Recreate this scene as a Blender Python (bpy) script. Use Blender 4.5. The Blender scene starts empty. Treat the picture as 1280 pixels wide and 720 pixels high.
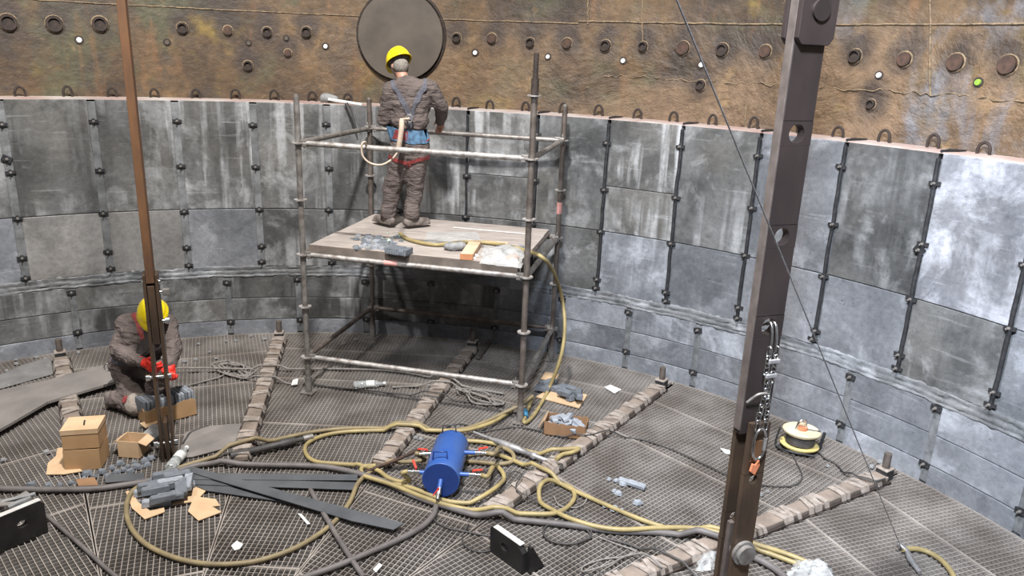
import bpy, math, random
from mathutils import Vector as V, Matrix as M
random.seed(7)
SC = bpy.context.scene
COL = SC.collection
PI = math.pi
rad = math.radians
# ------------------------------------------------------------------ camera
CX, CY, CH, YAW, PIT, ROL, FPX = 1.5978, -2.6351, 3.184, PI / 2, 0.2974, 0.0398, 957.83
R = 5.737          # inner face of the block lining
RS = 6.05          # inner face of the rusty steel shell
HT = 2.588         # top of the block lining
LED = 0.77         # ledge between the two tiers
_d = V((math.cos(YAW) * math.cos(PIT), math.sin(YAW) * math.cos(PIT), -math.sin(PIT)))
_r = V((math.sin(YAW), -math.cos(YAW), 0)); _u = _r.cross(_d)
_r2 = _r * math.cos(ROL) + _u * math.sin(ROL); _u2 = -_r * math.sin(ROL) + _u * math.cos(ROL)
cd = bpy.data.cameras.new('camera'); cam = bpy.data.objects.new('camera', cd); COL.objects.link(cam)
cd.sensor_width = 36; cd.lens = FPX * 36 / 1280; cd.clip_start = .05; cd.clip_end = 200
m3 = M((_r2, _u2, -_d)).transposed()
cam.matrix_world = M.Translation((CX, CY, CH)) @ m3.to_4x4()
SC.camera = cam
# ------------------------------------------------------------------ light
SC.view_settings.view_transform = 'Standard'; SC.view_settings.look = 'None'
SC.view_settings.gamma = 1; SC.view_settings.use_curve_mapping = False
SC.view_settings.exposure = 0.0
w = bpy.data.worlds.new('world'); SC.world = w; w.use_nodes = True
w.node_tree.nodes['Background'].inputs[0].default_value = (.88, .93, 1, 1)
w.node_tree.nodes['Background'].inputs[1].default_value = .18
def area(name, loc, target, size, power, col, spread=180):
    l = bpy.data.lights.new(name, 'AREA'); l.shape = 'DISK'; l.size = size; l.energy = power; l.color = col; l.spread = math.radians(spread)
    o = bpy.data.objects.new(name, l); COL.objects.link(o); o.location = loc
    o.rotation_euler = (V(target) - V(loc)).to_track_quat('-Z', 'Y').to_euler()
area('overhead_floodlight', (.8, .1, 8.6), (.8, 3.6, 1), .5, 1420, (1, .98, .96))
area('left_floodlight', (-2.6, .6, 6.4), (-2.6, 5.4, 1.8), .3, 110, (1, .96, .92), 110)
area('right_floodlight', (1.6, -2.4, 6.0), (5.3, 2.2, 1.2), .7, 300, (.80, .88, 1), 85)

def ray(px, py): return _d + _r2 * ((px - 640) / FPX) + _u2 * ((360 - py) / FPX)
CAM = V((CX, CY, CH))
def fl(px, py, z=0.0):                       # point of the photograph on a level plane
    v = ray(px, py); return CAM + v * ((z - CH) / v.z)
def at(px, py, Y):                           # point of the photograph at a given depth Y
    v = ray(px, py); return CAM + v * ((Y - CY) / v.y)
def wl(px, py, rr=RS):                       # point of the photograph on the round wall
    v = ray(px, py); a = v.x**2 + v.y**2; b = CX * v.x + CY * v.y; c = CX**2 + CY**2 - rr * rr
    return CAM + v * ((-b + math.sqrt(b * b - a * c)) / a)
def pol(r, a, z=0.0): return V((r * math.cos(rad(a)), r * math.sin(rad(a)), z))

# ------------------------------------------------------------------ materials
MATS = {}
def nt(name):
    m = bpy.data.materials.new(name); m.use_nodes = True; t = m.node_tree; MATS[name] = m
    return m, t, t.nodes, t.links, t.nodes['Principled BSDF']
def N(t, typ, **kw):
    n = t.nodes.new(typ)
    for k, v in kw.items():
        if k.startswith('i_'):
            key = k[2:]; key = int(key) if key.isdigit() else key.replace('_', ' ')
            n.inputs[key].default_value = v
        else: setattr(n, k, v)
    return n
def ramp(t, src, p0, p1, c0=(0, 0, 0, 1), c1=(1, 1, 1, 1)):
    n = t.nodes.new('ShaderNodeValToRGB'); e = n.color_ramp.elements
    e[0].position = p0; e[1].position = p1; e[0].color = c0; e[1].color = c1
    t.links.new(src, n.inputs[0]); return n.outputs[0]
def noise(t, vec, scale, detail=5, rough=.55, dist=0):
    n = N(t, 'ShaderNodeTexNoise', i_Scale=scale, i_Detail=detail, i_Roughness=rough, i_Distortion=dist)
    t.links.new(vec, n.inputs['Vector']); return n.outputs[0]
def mixc(t, f, a, b, mode='MIX'):
    n = N(t, 'ShaderNodeMix', data_type='RGBA', blend_type=mode)
    for s, k in ((f, 0), (a, 6), (b, 7)):
        if hasattr(s, 'is_output'): t.links.new(s, n.inputs[k])
        else: n.inputs[k].default_value = s if k == 0 else (*s, 1) if len(s) == 3 else s
    return n.outputs[2]
def mth(t, op, a, b=0.0, c=None):
    n = N(t, 'ShaderNodeMath', operation=op)
    for k, s in enumerate((a, b) if c is None else (a, b, c)):
        if hasattr(s, 'is_output'): t.links.new(s, n.inputs[k])
        else: n.inputs[k].default_value = s
    return n.outputs[0]
def cylvec(t, rnd=True):
    g = N(t, 'ShaderNodeNewGeometry'); s = N(t, 'ShaderNodeSeparateXYZ'); t.links.new(g.outputs['Position'], s.inputs[0])
    a = mth(t, 'MULTIPLY', mth(t, 'ARCTAN2', s.outputs[1], s.outputs[0]), R)
    oi = N(t, 'ShaderNodeObjectInfo')
    c = N(t, 'ShaderNodeCombineXYZ'); t.links.new(a, c.inputs[0]); t.links.new(s.outputs[2], c.inputs[1])
    if rnd: t.links.new(mth(t, 'MULTIPLY', oi.outputs['Random'], 40.0), c.inputs[2])
    return c.outputs[0], a, s.outputs[2], oi.outputs['Random']
def scalev(t, v, x, y, z=1):
    n = N(t, 'ShaderNodeMapping'); n.inputs['Scale'].default_value = (x, y, z); t.links.new(v, n.inputs[0]); return n.outputs[0]
def bump(t, h, b, st=.5, dist=.01):
    n = N(t, 'ShaderNodeBump', i_Strength=st, i_Distance=dist); t.links.new(h, n.inputs['Height']); t.links.new(n.outputs[0], b.inputs['Normal'])
def simple(name, c0, c1=None, rough=.6, metal=0, sc=12, bs=.2, bd=.004, p=(.35, .65), detail=5, stretch=None, world=False, r1=None):
    m, t, ns, L, b = nt(name); c1 = c1 or tuple(x * .6 for x in c0)
    tc = N(t, 'ShaderNodeTexCoord')
    src = N(t, 'ShaderNodeNewGeometry').outputs['Position'] if world else tc.outputs['Object']
    if stretch: src = scalev(t, src, *stretch)
    n = noise(t, src, sc, detail); f = ramp(t, n, *p)
    L.new(mixc(t, f, c0, c1), b.inputs['Base Color'])
    b.inputs['Metallic'].default_value = metal; b.inputs['Roughness'].default_value = rough
    if r1 is not None:
        L.new(mth(t, 'MULTIPLY_ADD', f, r1 - rough, rough), b.inputs['Roughness'])
    if bs: bump(t, noise(t, src, sc * 2.3, 6), b, bs, bd)
    return m
def concrete(name, dark, mid, pale, streaky=1.0, palecut=.58, wet=.42, streakpale=.8, brown=1.0):
    m, t, ns, L, b = nt(name); v, a, z, rnd = cylvec(t)
    f = ramp(t, noise(t, v, 1.5, 9, .62, .3), .36, .66)
    c = mixc(t, f, dark, mid)
    tint = N(t, 'ShaderNodeMapRange', i_1=0.0, i_2=1.0, i_3=.8, i_4=1.18); L.new(rnd, tint.inputs[0])
    # cloudy mortar smears
    br = ramp(t, noise(t, v, .8, 4), .42, .62); c = mixc(t, mth(t, 'MULTIPLY', br, .35 * brown), c, (.13, .118, .10))
    g = ramp(t, noise(t, v, 2.1, 9, .66, .5), palecut - .04, palecut + .16)
    c = mixc(t, mth(t, 'MULTIPLY', g, .8), c, pale)
    g2 = ramp(t, noise(t, scalev(t, v, 1, 1, 5), 1.2, 10, .68, .7), .53, .62); c = mixc(t, mth(t, 'MULTIPLY', g2, .55), c, tuple(x * .6 for x in dark))
    # vertical wash marks: narrow, tall
    s = ramp(t, noise(t, scalev(t, v, 7.5, .45), 1.0, 4, .55, .12), .49, .60)
    mk = ramp(t, noise(t, v, 1.0, 5, .6), .47, .60)
    c = mixc(t, mth(t, 'MULTIPLY', mth(t, 'MULTIPLY', s, mk), streakpale * .7 * streaky), c, pale)
    s2 = ramp(t, noise(t, scalev(t, v, 3.2, .35, 3), 1.0, 5, .6, .15), .52, .66)
    c = mixc(t, mth(t, 'MULTIPLY', s2, .5 * min(streaky, 1)), c, tuple(x * .62 for x in dark))
    # horizontal trowel scrapes and pits
    h = ramp(t, noise(t, scalev(t, v, 1.2, 16), 1.4, 5), .62, .7)
    c = mixc(t, mth(t, 'MULTIPLY', h, .25), c, pale)
    sp = ramp(t, noise(t, v, 55, 2), .28, .33, (1, 1, 1, 1), (0, 0, 0, 1))
    c = mixc(t, mth(t, 'MULTIPLY', sp, .6), c, (.03, .03, .03))
    fine = ramp(t, noise(t, v, 22, 6, .7), .3, .7)
    c = mixc(t, .22, c, fine, 'OVERLAY')
    mm = N(t, 'ShaderNodeVectorMath', operation='SCALE'); L.new(c, mm.inputs[0]); L.new(tint.outputs[0], mm.inputs['Scale'])
    L.new(mm.outputs[0], b.inputs['Base Color'])
    L.new(mth(t, 'MULTIPLY_ADD', f, .3, wet), b.inputs['Roughness'])
    b.inputs['Specular IOR Level'].default_value = .4
    bump(t, noise(t, v, 9, 9, .68), b, .45, .012)
    return m
concrete('block_grey', (.052, .053, .053), (.125, .126, .126), (.33, .335, .34), palecut=.56)
concrete('block_streak', (.055, .055, .055), (.12, .12, .12), (.36, .365, .37), streaky=1.7, palecut=.55)
concrete('block_pale', (.16, .155, .15), (.24, .235, .23), (.32, .315, .31), streaky=.15, palecut=.66)
concrete('block_blue', (.10, .106, .118), (.185, .193, .21), (.42, .44, .48), palecut=.55, streaky=.6, brown=.4)
concrete('block_smooth', (.13, .136, .15), (.20, .208, .225), (.36, .37, .40), streaky=.25, palecut=.58, brown=.2)
concrete('block_splash', (.10, .105, .12), (.19, .195, .215), (.46, .47, .51), streaky=1.6, palecut=.50)
concrete('mortar', (.07, .075, .08), (.20, .21, .225), (.40, .41, .43), streaky=.0, palecut=.56)
simple('wall_top_mortar', (.44, .40, .37), (.33, .22, .19), .8, 0, 2.5, .5, .01, world=True)
simple('joint_fill', (.085, .088, .09), (.17, .175, .18), .7, 0, 9, .6, .01, world=True)
# rusty shell
m, t, ns, L, b = nt('rusty_shell'); v, a, z, rnd = cylvec(t, False)
STUBS = [(10, 28, 9, 1), (68, 30, 9, 1), (125, 30, 8.5, 1), (228, 35, 6.5, 1), (334, 40, 6, 1), (383, 40, 6.5, 1), (310, 82, 6, 1), (360, 66, 4.5, 0), (285, 38, 5.5, 0),
         (571, 47, 5.5, 1), (615, 48, 6, 0), (663, 53, 5.5, 1), (709, 54, 6, 0), (757, 57, 6.5, 1), (804, 58, 5.5, 1), (854, 60, 7.5, 0), (903, 62, 7, 1), (957, 64, 6.5, 0),
         (876, 106, 5.5, 1), (1069, 70, 6.5, 1), (1131, 74, 6.5, 0), (1195, 78, 7.5, 0), (1260, 81, 8, 0), (1089, 130, 4.5, 1)]
f1 = ramp(t, noise(t, v, .75, 9, .62, .5), .38, .62)
c = mixc(t, f1, (.026, .017, .011), (.120, .072, .033))
f2 = ramp(t, noise(t, scalev(t, v, 1, 1, 3), 1.3, 6, .6, .3), .52, .62)
c = mixc(t, mth(t, 'MULTIPLY', f2, .7), c, (.065, .065, .034))
f9 = ramp(t, noise(t, scalev(t, v, .9, 1.1, 21), 1.2, 4, .55, .2), .60, .72)
c = mixc(t, mth(t, 'MULTIPLY', f9, .8), c, (.25, .17, .03))
f3 = ramp(t, noise(t, scalev(t, v, 1.1, .9, 7), 1.5, 9, .68, .4), .52, .64)
c = mixc(t, mth(t, 'MULTIPLY', f3, .75), c, (.040, .030, .024))
f4 = ramp(t, noise(t, scalev(t, v, 4.5, .8, 5), 1.0, 6, .6, .2), .58, .72)
c = mixc(t, mth(t, 'MULTIPLY', f4, .55), c, (.19, .085, .032))
rt = N(t, 'ShaderNodeMapRange', i_1=10.5, i_2=5.2, i_3=0.0, i_4=1.0); L.new(a, rt.inputs[0])   # clay coating grows to the right
lowz = N(t, 'ShaderNodeMapRange', i_1=3.7, i_2=3.1, i_3=0.0, i_4=1.0); L.new(z, lowz.inputs[0])
f5 = ramp(t, noise(t, v, 1.1, 9, .62, .5), .36, .54)
cl = mth(t, 'MULTIPLY', mth(t, 'MULTIPLY', f5, rt.outputs[0]), lowz.outputs[0])
c = mixc(t, mth(t, 'MULTIPLY', cl, .92), c, (.185, .118, .068))
f6 = ramp(t, noise(t, scalev(t, v, 1.6, .7, 9), 1.2, 6, .6, .5), .57, .68)
rb = N(t, 'ShaderNodeMapRange', i_1=5.6, i_2=3.6, i_3=0.0, i_4=1.0); L.new(a, rb.inputs[0])
c = mixc(t, mth(t, 'MULTIPLY', mth(t, 'MULTIPLY', f6, rb.outputs[0]), .8), c, (.15, .155, .175))
f7 = ramp(t, noise(t, scalev(t, v, 1, 1, 13), 2.2, 9, .7, .8), .60, .66)
c = mixc(t, mth(t, 'MULTIPLY', f7, .55), c, (.24, .155, .075))
cv = N(t, 'ShaderNodeCombineXYZ'); L.new(a, cv.inputs[0]); L.new(mth(t, 'MULTIPLY', z, .72), cv.inputs[1])
dn = noise(t, v, 4, 5); st_ = None
for px, py, rr_, _h in STUBS:                     # soot and rust stains left round every welded stub
    q = wl(px, py); nd = N(t, 'ShaderNodeVectorMath', operation='DISTANCE'); L.new(cv.outputs[0], nd.inputs[0])
    nd.inputs[1].default_value = (math.atan2(q.y, q.x) * R, (q.z + .05) * .72, 0); st_ = nd.outputs['Value'] if st_ is None else mth(t, 'MINIMUM', st_, nd.outputs['Value'])
sd_ = mth(t, 'ADD', st_, mth(t, 'MULTIPLY', mth(t, 'SUBTRACT', dn, .5), .22))
c = mixc(t, mth(t, 'MULTIPLY', ramp(t, sd_, .06, .17, (1, 1, 1, 1), (0, 0, 0, 1)), .85), c, (.035, .024, .019))
f8 = ramp(t, noise(t, v, 12, 8, .7), .3, .7)
c = mixc(t, .35, c, f8, 'OVERLAY')
L.new(c, b.inputs['Base Color']); b.inputs['Roughness'].default_value = .55
cr = mth(t, 'MULTIPLY', mth(t, 'ADD', mth(t, 'MULTIPLY', noise(t, scalev(t, v, 1, 1.3), 3.0, 12, .70, .4), 1.3), 0.0), mth(t, 'ADD', cl, .18))
bump(t, mth(t, 'ADD', cr, mth(t, 'MULTIPLY', noise(t, v, 18, 6), .10)), b, .8, .06)
simple('cover_plate', (.105, .085, .068), (.065, .055, .045), .5, .2, 3, .25, .005)
simple('rust', (.085, .045, .03), (.03, .02, .016), .75, .2, 20, .6, .006)
simple('rust_dark', (.05, .033, .026), (.02, .016, .014), .8, .2, 25, .6, .006)
simple('rust_orange', (.17, .082, .036), (.10, .05, .026), .65, .3, 8, .3, .003, stretch=(1, 1, .3))
simple('weld', (.10, .075, .05), (.28, .2, .12), .6, .3, 20, .8, .01)
simple('hanger_steel', (.058, .043, .040), (.035, .027, .026), .42, .45, 5, .25, .003, stretch=(1, 1, .35))
simple('hanger_brown', (.13, .085, .055), (.06, .042, .032), .38, .5, 7, .3, .003, stretch=(1, 1, .3))
simple('hanger_edge', (.16, .13, .115), (.10, .08, .07), .5, .4, 9, .3, .003)
simple('bright_steel', (.75, .75, .74), (.5, .5, .5), .22, 1, 20, .15, .002)
simple('black_steel', (.02, .02, .022), (.045, .045, .048), .5, .3, 20, .4, .004)
simple('galvanised', (.33, .31, .29), (.17, .15, .135), .48, .55, 14, .4, .004)
simple('galv_worn', (.46, .44, .42), (.22, .19, .17), .5, .4, 18, .5, .004)
simple('galv_rust', (.175, .148, .13), (.085, .066, .055), .55, .4, 9, .4, .004)
simple('sticker_red', (.62, .30, .27), (.5, .25, .22), .5, 0, 20, 0)
simple('grating_steel', (.47, .425, .385), (.29, .25, .22), .5, .45, 2.3, .2, .002, world=True, p=(.38, .62))
simple('grating_cross', (.34, .31, .285), (.20, .175, .155), .55, .4, 2.3, .2, .002, world=True, p=(.38, .62))
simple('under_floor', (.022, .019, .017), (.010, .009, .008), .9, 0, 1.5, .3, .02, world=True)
simple('beam_wrap', (.24, .19, .155), (.15, .12, .098), .85, 0, 9, .6, .008)
simple('beam_strap', (.33, .285, .25), (.20, .165, .14), .85, 0, 22, .6, .006)
simple('deck_wood', (.40, .355, .32), (.25, .21, .185), .85, 0, 4, .5, .006, stretch=(1, 9, 1))
simple('deck_edge', (.19, .155, .13), (.11, .09, .075), .8, 0, 6, .5, .006)
simple('block_stone', (.15, .165, .185), (.095, .105, .12), .75, 0, 18, .5, .005)
simple('block_stone_light', (.29, .31, .34), (.19, .205, .23), .75, 0, 18, .5, .005)
simple('stone_dusty', (.25, .25, .25), (.15, .15, .15), .85, 0, 18, .6, .006)
simple('cardboard', (.42, .26, .13), (.35, .21, .10), .85, 0, 5, .2, .003)
simple('cardboard_light', (.55, .39, .24), (.46, .31, .18), .85, 0, 5, .25, .003)
simple('cardboard_dark', (.26, .145, .075), (.20, .11, .055), .85, 0, 5, .2, .003)
simple('marker_black', (.02, .018, .016), None, .7, 0, 5, 0)
simple('hose_yellow', (.34, .265, .115), (.225, .175, .08), .5, 0, 7, .3, .002, world=True)
simple('hose_yellow_dirty', (.245, .19, .10), (.16, .125, .07), .6, 0, 7, .3, .002, world=True)
simple('hose_grey', (.135, .12, .115), (.085, .075, .072), .6, 0, 8, .3, .002, world=True)
simple('cable_black', (.03, .028, .028), (.06, .055, .052), .6, 0, 10, .2, .002)
simple('rope_grey', (.24, .22, .20), (.14, .125, .115), .85, 0, 40, .6, .004)
simple('tank_blue', (.028, .085, .30), (.06, .12, .30), .38, .0, 4, .15, .002, p=(.4, .75))
simple('tank_end', (.014, .042, .19), (.012, .035, .15), .4, 0, 4, .15, .002)
simple('red_plastic', (.62, .05, .03), (.5, .04, .025), .4, 0, 9, .1, .002)
simple('glove_red', (.78, .035, .02), (.55, .02, .012), .6, 0, 40, .4, .003)
simple('helmet_yellow', (.90, .72, .015), (.85, .62, .01), .22, 0, 6, .05, .001)
simple('white_plastic_and_lit_end', (.75, .75, .73), (.6, .6, .58), .4, 0, 9, .1, .002)
simple('skin', (.48, .27, .19), (.40, .21, .145), .55, 0, 12, .15, .002)
simple('hair_grey', (.16, .14, .12), (.30, .27, .24), .8, 0, 60, .8, .006)
simple('coverall', (.155, .122, .112), (.10, .078, .071), .88, 0, 4.5, 1, .055, stretch=(1, 1, 3.2), detail=3)
simple('coverall_pale', (.30, .26, .22), (.20, .165, .14), .9, 0, 9, .9, .02)
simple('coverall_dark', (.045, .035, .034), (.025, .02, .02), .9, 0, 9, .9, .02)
simple('shoe', (.10, .08, .07), (.19, .16, .14), .8, 0, 16, .5, .005)
simple('strap_dark', (.06, .06, .075), (.11, .11, .13), .8, 0, 40, .3, .002)
simple('strap_blue', (.10, .22, .36), (.05, .09, .15), .7, 0, 30, .3, .002)
simple('strap_red', (.30, .05, .045), (.16, .03, .03), .7, 0, 30, .3, .002)
simple('lanyard_tan', (.52, .42, .33), (.40, .31, .24), .8, 0, 30, .3, .003)
simple('rubber_strip', (.065, .07, .076), (.10, .105, .112), .45, .1, 4, .2, .003, world=True)
simple('plate_black', (.014, .013, .013), (.03, .027, .026), .5, .3, 6, .3, .004)
simple('plate_edge', (.62, .60, .58), (.48, .46, .44), .45, .2, 12, .3, .003)
simple('mat_grey', (.21, .19, .175), (.15, .135, .125), .85, 0, 3, .4, .006)
simple('mat_pale', (.20, .195, .19), (.14, .135, .13), .8, 0, 5, .4, .006)
simple('reel_cream', (.66, .58, .42), (.50, .42, .27), .45, 0, 5, .2, .003)
simple('reel_yellow', (.66, .55, .22), (.48, .38, .14), .45, 0, 5, .2, .003)
simple('copper', (.72, .26, .13), (.55, .17, .08), .5, .2, 9, .2, .003)
simple('paper', (.68, .67, .64), (.5, .5, .48), .8, 0, 12, .4, .004)
simple('shard_green', (.25, .42, .30), (.55, .62, .52), .3, 0, 20, .2, .003)
simple('blue_tape', (.05, .22, .38), None, .6, 0, 9, 0)
simple('orange_wood', (.50, .22, .10), (.36, .15, .07), .75, 0, 8, .4, .004)
simple('wood_top', (.68, .48, .33), (.52, .34, .22), .75, 0, 8, .4, .004)
simple('wire', (.40, .40, .42), (.24, .24, .25), .4, .7, 60, .3, .002)
simple('lance_grey', (.42, .41, .41), (.24, .23, .23), .45, .5, 12, .3, .003)
simple('green_stud', (.25, .42, .05), (.12, .22, .03), .5, 0, 30, .2, .003)
m, t, ns, L, b = nt('clear_plastic')
b.inputs['Base Color'].default_value = (.85, .88, .88, 1); b.inputs['Roughness'].default_value = .12
b.inputs['Transmission Weight'].default_value = .75; b.inputs['IOR'].default_value = 1.3
m, t, ns, L, b = nt('film')
b.inputs['Base Color'].default_value = (.72, .73, .72, 1); b.inputs['Roughness'].default_value = .18; b.inputs['Alpha'].default_value = .42
tc = N(t, 'ShaderNodeTexCoord'); bump(t, noise(t, tc.outputs['Object'], 18, 6), b, 1, .02)

# ------------------------------------------------------------------ mesh collector
WL = {}     # world location of every object we link
class MB:
    def __init__(s): s.v = []; s.f = []; s.sm = []; s.mi = []; s.cm = 0
    def add(s, vs, fs, smooth=False):
        n = len(s.v); s.v += [V(x) for x in vs]
        for q in fs: s.f.append(tuple(n + i for i in q)); s.sm.append(smooth); s.mi.append(s.cm)
        return s
    def box(s, c, size, X=None, Y=None, Z=None, jit=0):
        c = V(c); X = V(X or (1, 0, 0)); Y = V(Y or (0, 1, 0)); Z = V(Z) if Z else X.cross(Y)
        vs = []
        for k in (-.5, .5):
            for j in (-.5, .5):
                for i in (-.5, .5):
                    q = c + X * (i * size[0]) + Y * (j * size[1]) + Z * (k * size[2])
                    if jit: q += V([random.uniform(-jit, jit) for _ in range(3)])
                    vs.append(q)
        return s.add(vs, [(0, 2, 3, 1), (4, 5, 7, 6), (0, 1, 5, 4), (2, 6, 7, 3), (0, 4, 6, 2), (1, 3, 7, 5)])
    def tube(s, pts, r, seg=8, caps=True, flat=None):
        pts = [V(p) for p in pts]; n = len(pts); rs = r if isinstance(r, (list, tuple)) else [r] * n
        rings = []; prev = None
        for i, p in enumerate(pts):
            tg = (pts[min(i + 1, n - 1)] - pts[max(i - 1, 0)])
            if tg.length < 1e-9: tg = V((0, 0, 1))
            tg.normalize()
            if prev is None:
                a = V((0, 0, 1)) if abs(tg.z) < .9 else V((1, 0, 0)); x = tg.cross(a).normalized()
            else: x = (prev - tg * prev.dot(tg)).normalized()
            y = tg.cross(x); prev = x
            rings.append([p + (x * math.cos(2 * PI * k / seg) + y * math.sin(2 * PI * k / seg)) * rs[i] for k in range(seg)])
        vs = [q for g in rings for q in g]
        fs = [(i * seg + k, i * seg + (k + 1) % seg, (i + 1) * seg + (k + 1) % seg, (i + 1) * seg + k) for i in range(n - 1) for k in range(seg)]
        s.add(vs, fs, True)
        if caps:
            b0 = len(s.v); s.v += rings[0] + rings[-1]
            s.f += [tuple(b0 + k for k in range(seg))[::-1], tuple(b0 + seg + k for k in range(seg))]; s.sm += [False] * 2; s.mi += [s.cm] * 2
        return s
    def cyl(s, a, b, r0, r1=None, seg=16, caps=True): return s.tube([a, b], [r0, r0 if r1 is None else r1], seg, caps)
    def ell(s, c, rx, ry, rz, X=(1, 0, 0), Y=(0, 1, 0), Z=None, nu=14, nv=8, vmax=1.0, vmin=0.0):
        c = V(c); X = V(X).normalized(); Y = V(Y).normalized(); Z = V(Z).normalized() if Z else X.cross(Y)
        vs = []
        for j in range(nv + 1):
            th = PI * (vmin + (vmax - vmin) * j / nv)
            for i in range(nu):
                ph = 2 * PI * i / nu
                vs.append(c + X * (rx * math.sin(th) * math.cos(ph)) + Y * (ry * math.sin(th) * math.sin(ph)) + Z * (rz * math.cos(th)))
        return s.add(vs, [(j * nu + i, (j + 1) * nu + i, (j + 1) * nu + (i + 1) % nu, j * nu + (i + 1) % nu) for j in range(nv) for i in range(nu)], True)
    def cap(s, a, b, ra, rb, seg=10):       # tapered capsule
        a = V(a); b = V(b); d = (b - a); L = d.length; d = d / L if L > 1e-6 else V((0, 0, 1)); pts = []; rs = []
        for k in (0.05, .35, .7, 1): pts.append(a - d * ra * math.cos(k * PI / 2)); rs.append(ra * math.sin(k * PI / 2))
        for k in (1, .7, .35, .05): pts.append(b + d * rb * math.cos(k * PI / 2)); rs.append(rb * math.sin(k * PI / 2))
        return s.tube(pts, rs, seg)
    def prism(s, poly, o, X, Y, Z, th):     # 2-D outline -> plate with thickness th along Z
        o = V(o); X = V(X); Y = V(Y); Z = V(Z); n = len(poly)
        vs = [o + X * p[0] + Y * p[1] for p in poly] + [o + X * p[0] + Y * p[1] + Z * th for p in poly]
        return s.add(vs, [tuple(range(n))[::-1], tuple(range(n, 2 * n))] + [(i, (i + 1) % n, n + (i + 1) % n, n + i) for i in range(n)])
    def plate_holes(s, w, h, holes, o, X, Y, Z, th, cut=0):
        # plate from -w/2..w/2, 0..h with round holes (y, r) on its centre line, stacked strips
        o = V(o); X = V(X); Y = V(Y); Z = V(Z)
        P = lambda x, y, z: o + X * x + Y * y + Z * z
        ys = 0; K = 10
        for (hy, hr) in sorted(holes):
            a, bq = hy - hr * 1.3, hy + hr * 1.3
            s.box(P(0, (ys + a) / 2, th / 2), (w, a - ys, th), X, Y, Z)
            for side in (1, -1):
                arc = [(side * hr * math.sin(PI * k / K), hy - hr * math.cos(PI * k / K)) for k in range(K + 1)]
                for z, fl_ in ((0, 1), (th, 0)):
                    for k in range(K):
                        q0, q1 = arc[k], arc[k + 1]
                        y0 = a + (bq - a) * k / K; y1 = a + (bq - a) * (k + 1) / K
                        s.add([P(q0[0], q0[1], z), P(q1[0], q1[1], z), P(side * w / 2, y1, z), P(side * w / 2, y0, z)], [(0, 1, 2, 3)])
                for k in range(K):
                    q0, q1 = arc[k], arc[k + 1]
                    s.add([P(*q0, 0), P(*q1, 0), P(*q1, th), P(*q0, th)], [(0, 1, 2, 3)])
                s.add([P(side * w / 2, a, 0), P(side * w / 2, bq, 0), P(side * w / 2, bq, th), P(side * w / 2, a, th)], [(0, 1, 2, 3)])
                for z in (0, th):
                    s.add([P(0, a, z), P(0, hy - hr, z), P(side * w / 2, a, z)], [(0, 1, 2)])
                    s.add([P(0, bq, z), P(0, hy + hr, z), P(side * w / 2, bq, z)], [(0, 1, 2)])
            ys = bq
        s.box(P(0, (ys + h) / 2, th / 2), (w, h - ys, th), X, Y, Z)
        return s
    def build(s, name, mat, parent=None, origin=None):
        me = bpy.data.meshes.new(name)
        if origin is None:
            xs = [p.x for p in s.v]; ys = [p.y for p in s.v]
            origin = V(((min(xs) + max(xs)) / 2, (min(ys) + max(ys)) / 2, min(p.z for p in s.v)))
        origin = V(origin)
        me.from_pydata([p - origin for p in s.v], [], s.f)
        me.polygons.foreach_set('use_smooth', s.sm); me.polygons.foreach_set('material_index', s.mi)
        for q in (mat if isinstance(mat, (list, tuple)) else [mat]): me.materials.append(MATS[q])
        me.update()
        o = bpy.data.objects.new(name, me); COL.objects.link(o)
        if parent: o.parent = parent; o.location = origin - WL[parent.name]
        else: o.location = origin
        WL[o.name] = origin
        return o
def tag(o, label=None, cat=None, group=None, kind=None):
    if label: o['label'] = label
    if cat: o['category'] = cat
    if group: o['group'] = group
    if kind: o['kind'] = kind
    return o
def empty(name, loc, label=None, cat=None, group=None, kind=None):
    o = bpy.data.objects.new(name, None); COL.objects.link(o); o.location = V(loc); o.empty_display_size = .1
    WL[o.name] = V(loc); return tag(o, label, cat, group, kind)
def bevel(o, wd=.003, seg=2):
    b = o.modifiers.new('bevel', 'BEVEL'); b.width = wd; b.segments = seg; b.limit_method = 'ANGLE'; b.angle_limit = rad(40); return o
def spline(pts, n=8):                        # Catmull-Rom through 3-D points
    pts = [V(p) for p in pts]; out = []; P = [2 * pts[0] - pts[1]] + pts + [2 * pts[-1] - pts[-2]]
    for i in range(1, len(P) - 2):
        a, b, c, d = P[i - 1:i + 3]
        for k in range(n):
            t = k / n
            out.append(.5 * ((2 * b) + (c - a) * t + (2 * a - 5 * b + 4 * c - d) * t * t + (3 * b - a - 3 * c + d) * t ** 3))
    out.append(pts[-1]); return out
def arcbox(m, r0, r1, a0, a1, z0, z1, n=6, jz=0):
    vs = []
    for i in range(n + 1):
        a = a0 + (a1 - a0) * i / n
        for (r, z) in ((r0, z0), (r0, z1), (r1, z1), (r1, z0)): vs.append(pol(r, a, z))
    fs = [(4 * i + j, 4 * i + (j + 1) % 4, 4 * i + 4 + (j + 1) % 4, 4 * i + 4 + j) for i in range(n) for j in range(4)]
    return m.add(vs, fs + [(0, 3, 2, 1), (4 * n, 4 * n + 1, 4 * n + 2, 4 * n + 3)])

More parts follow.
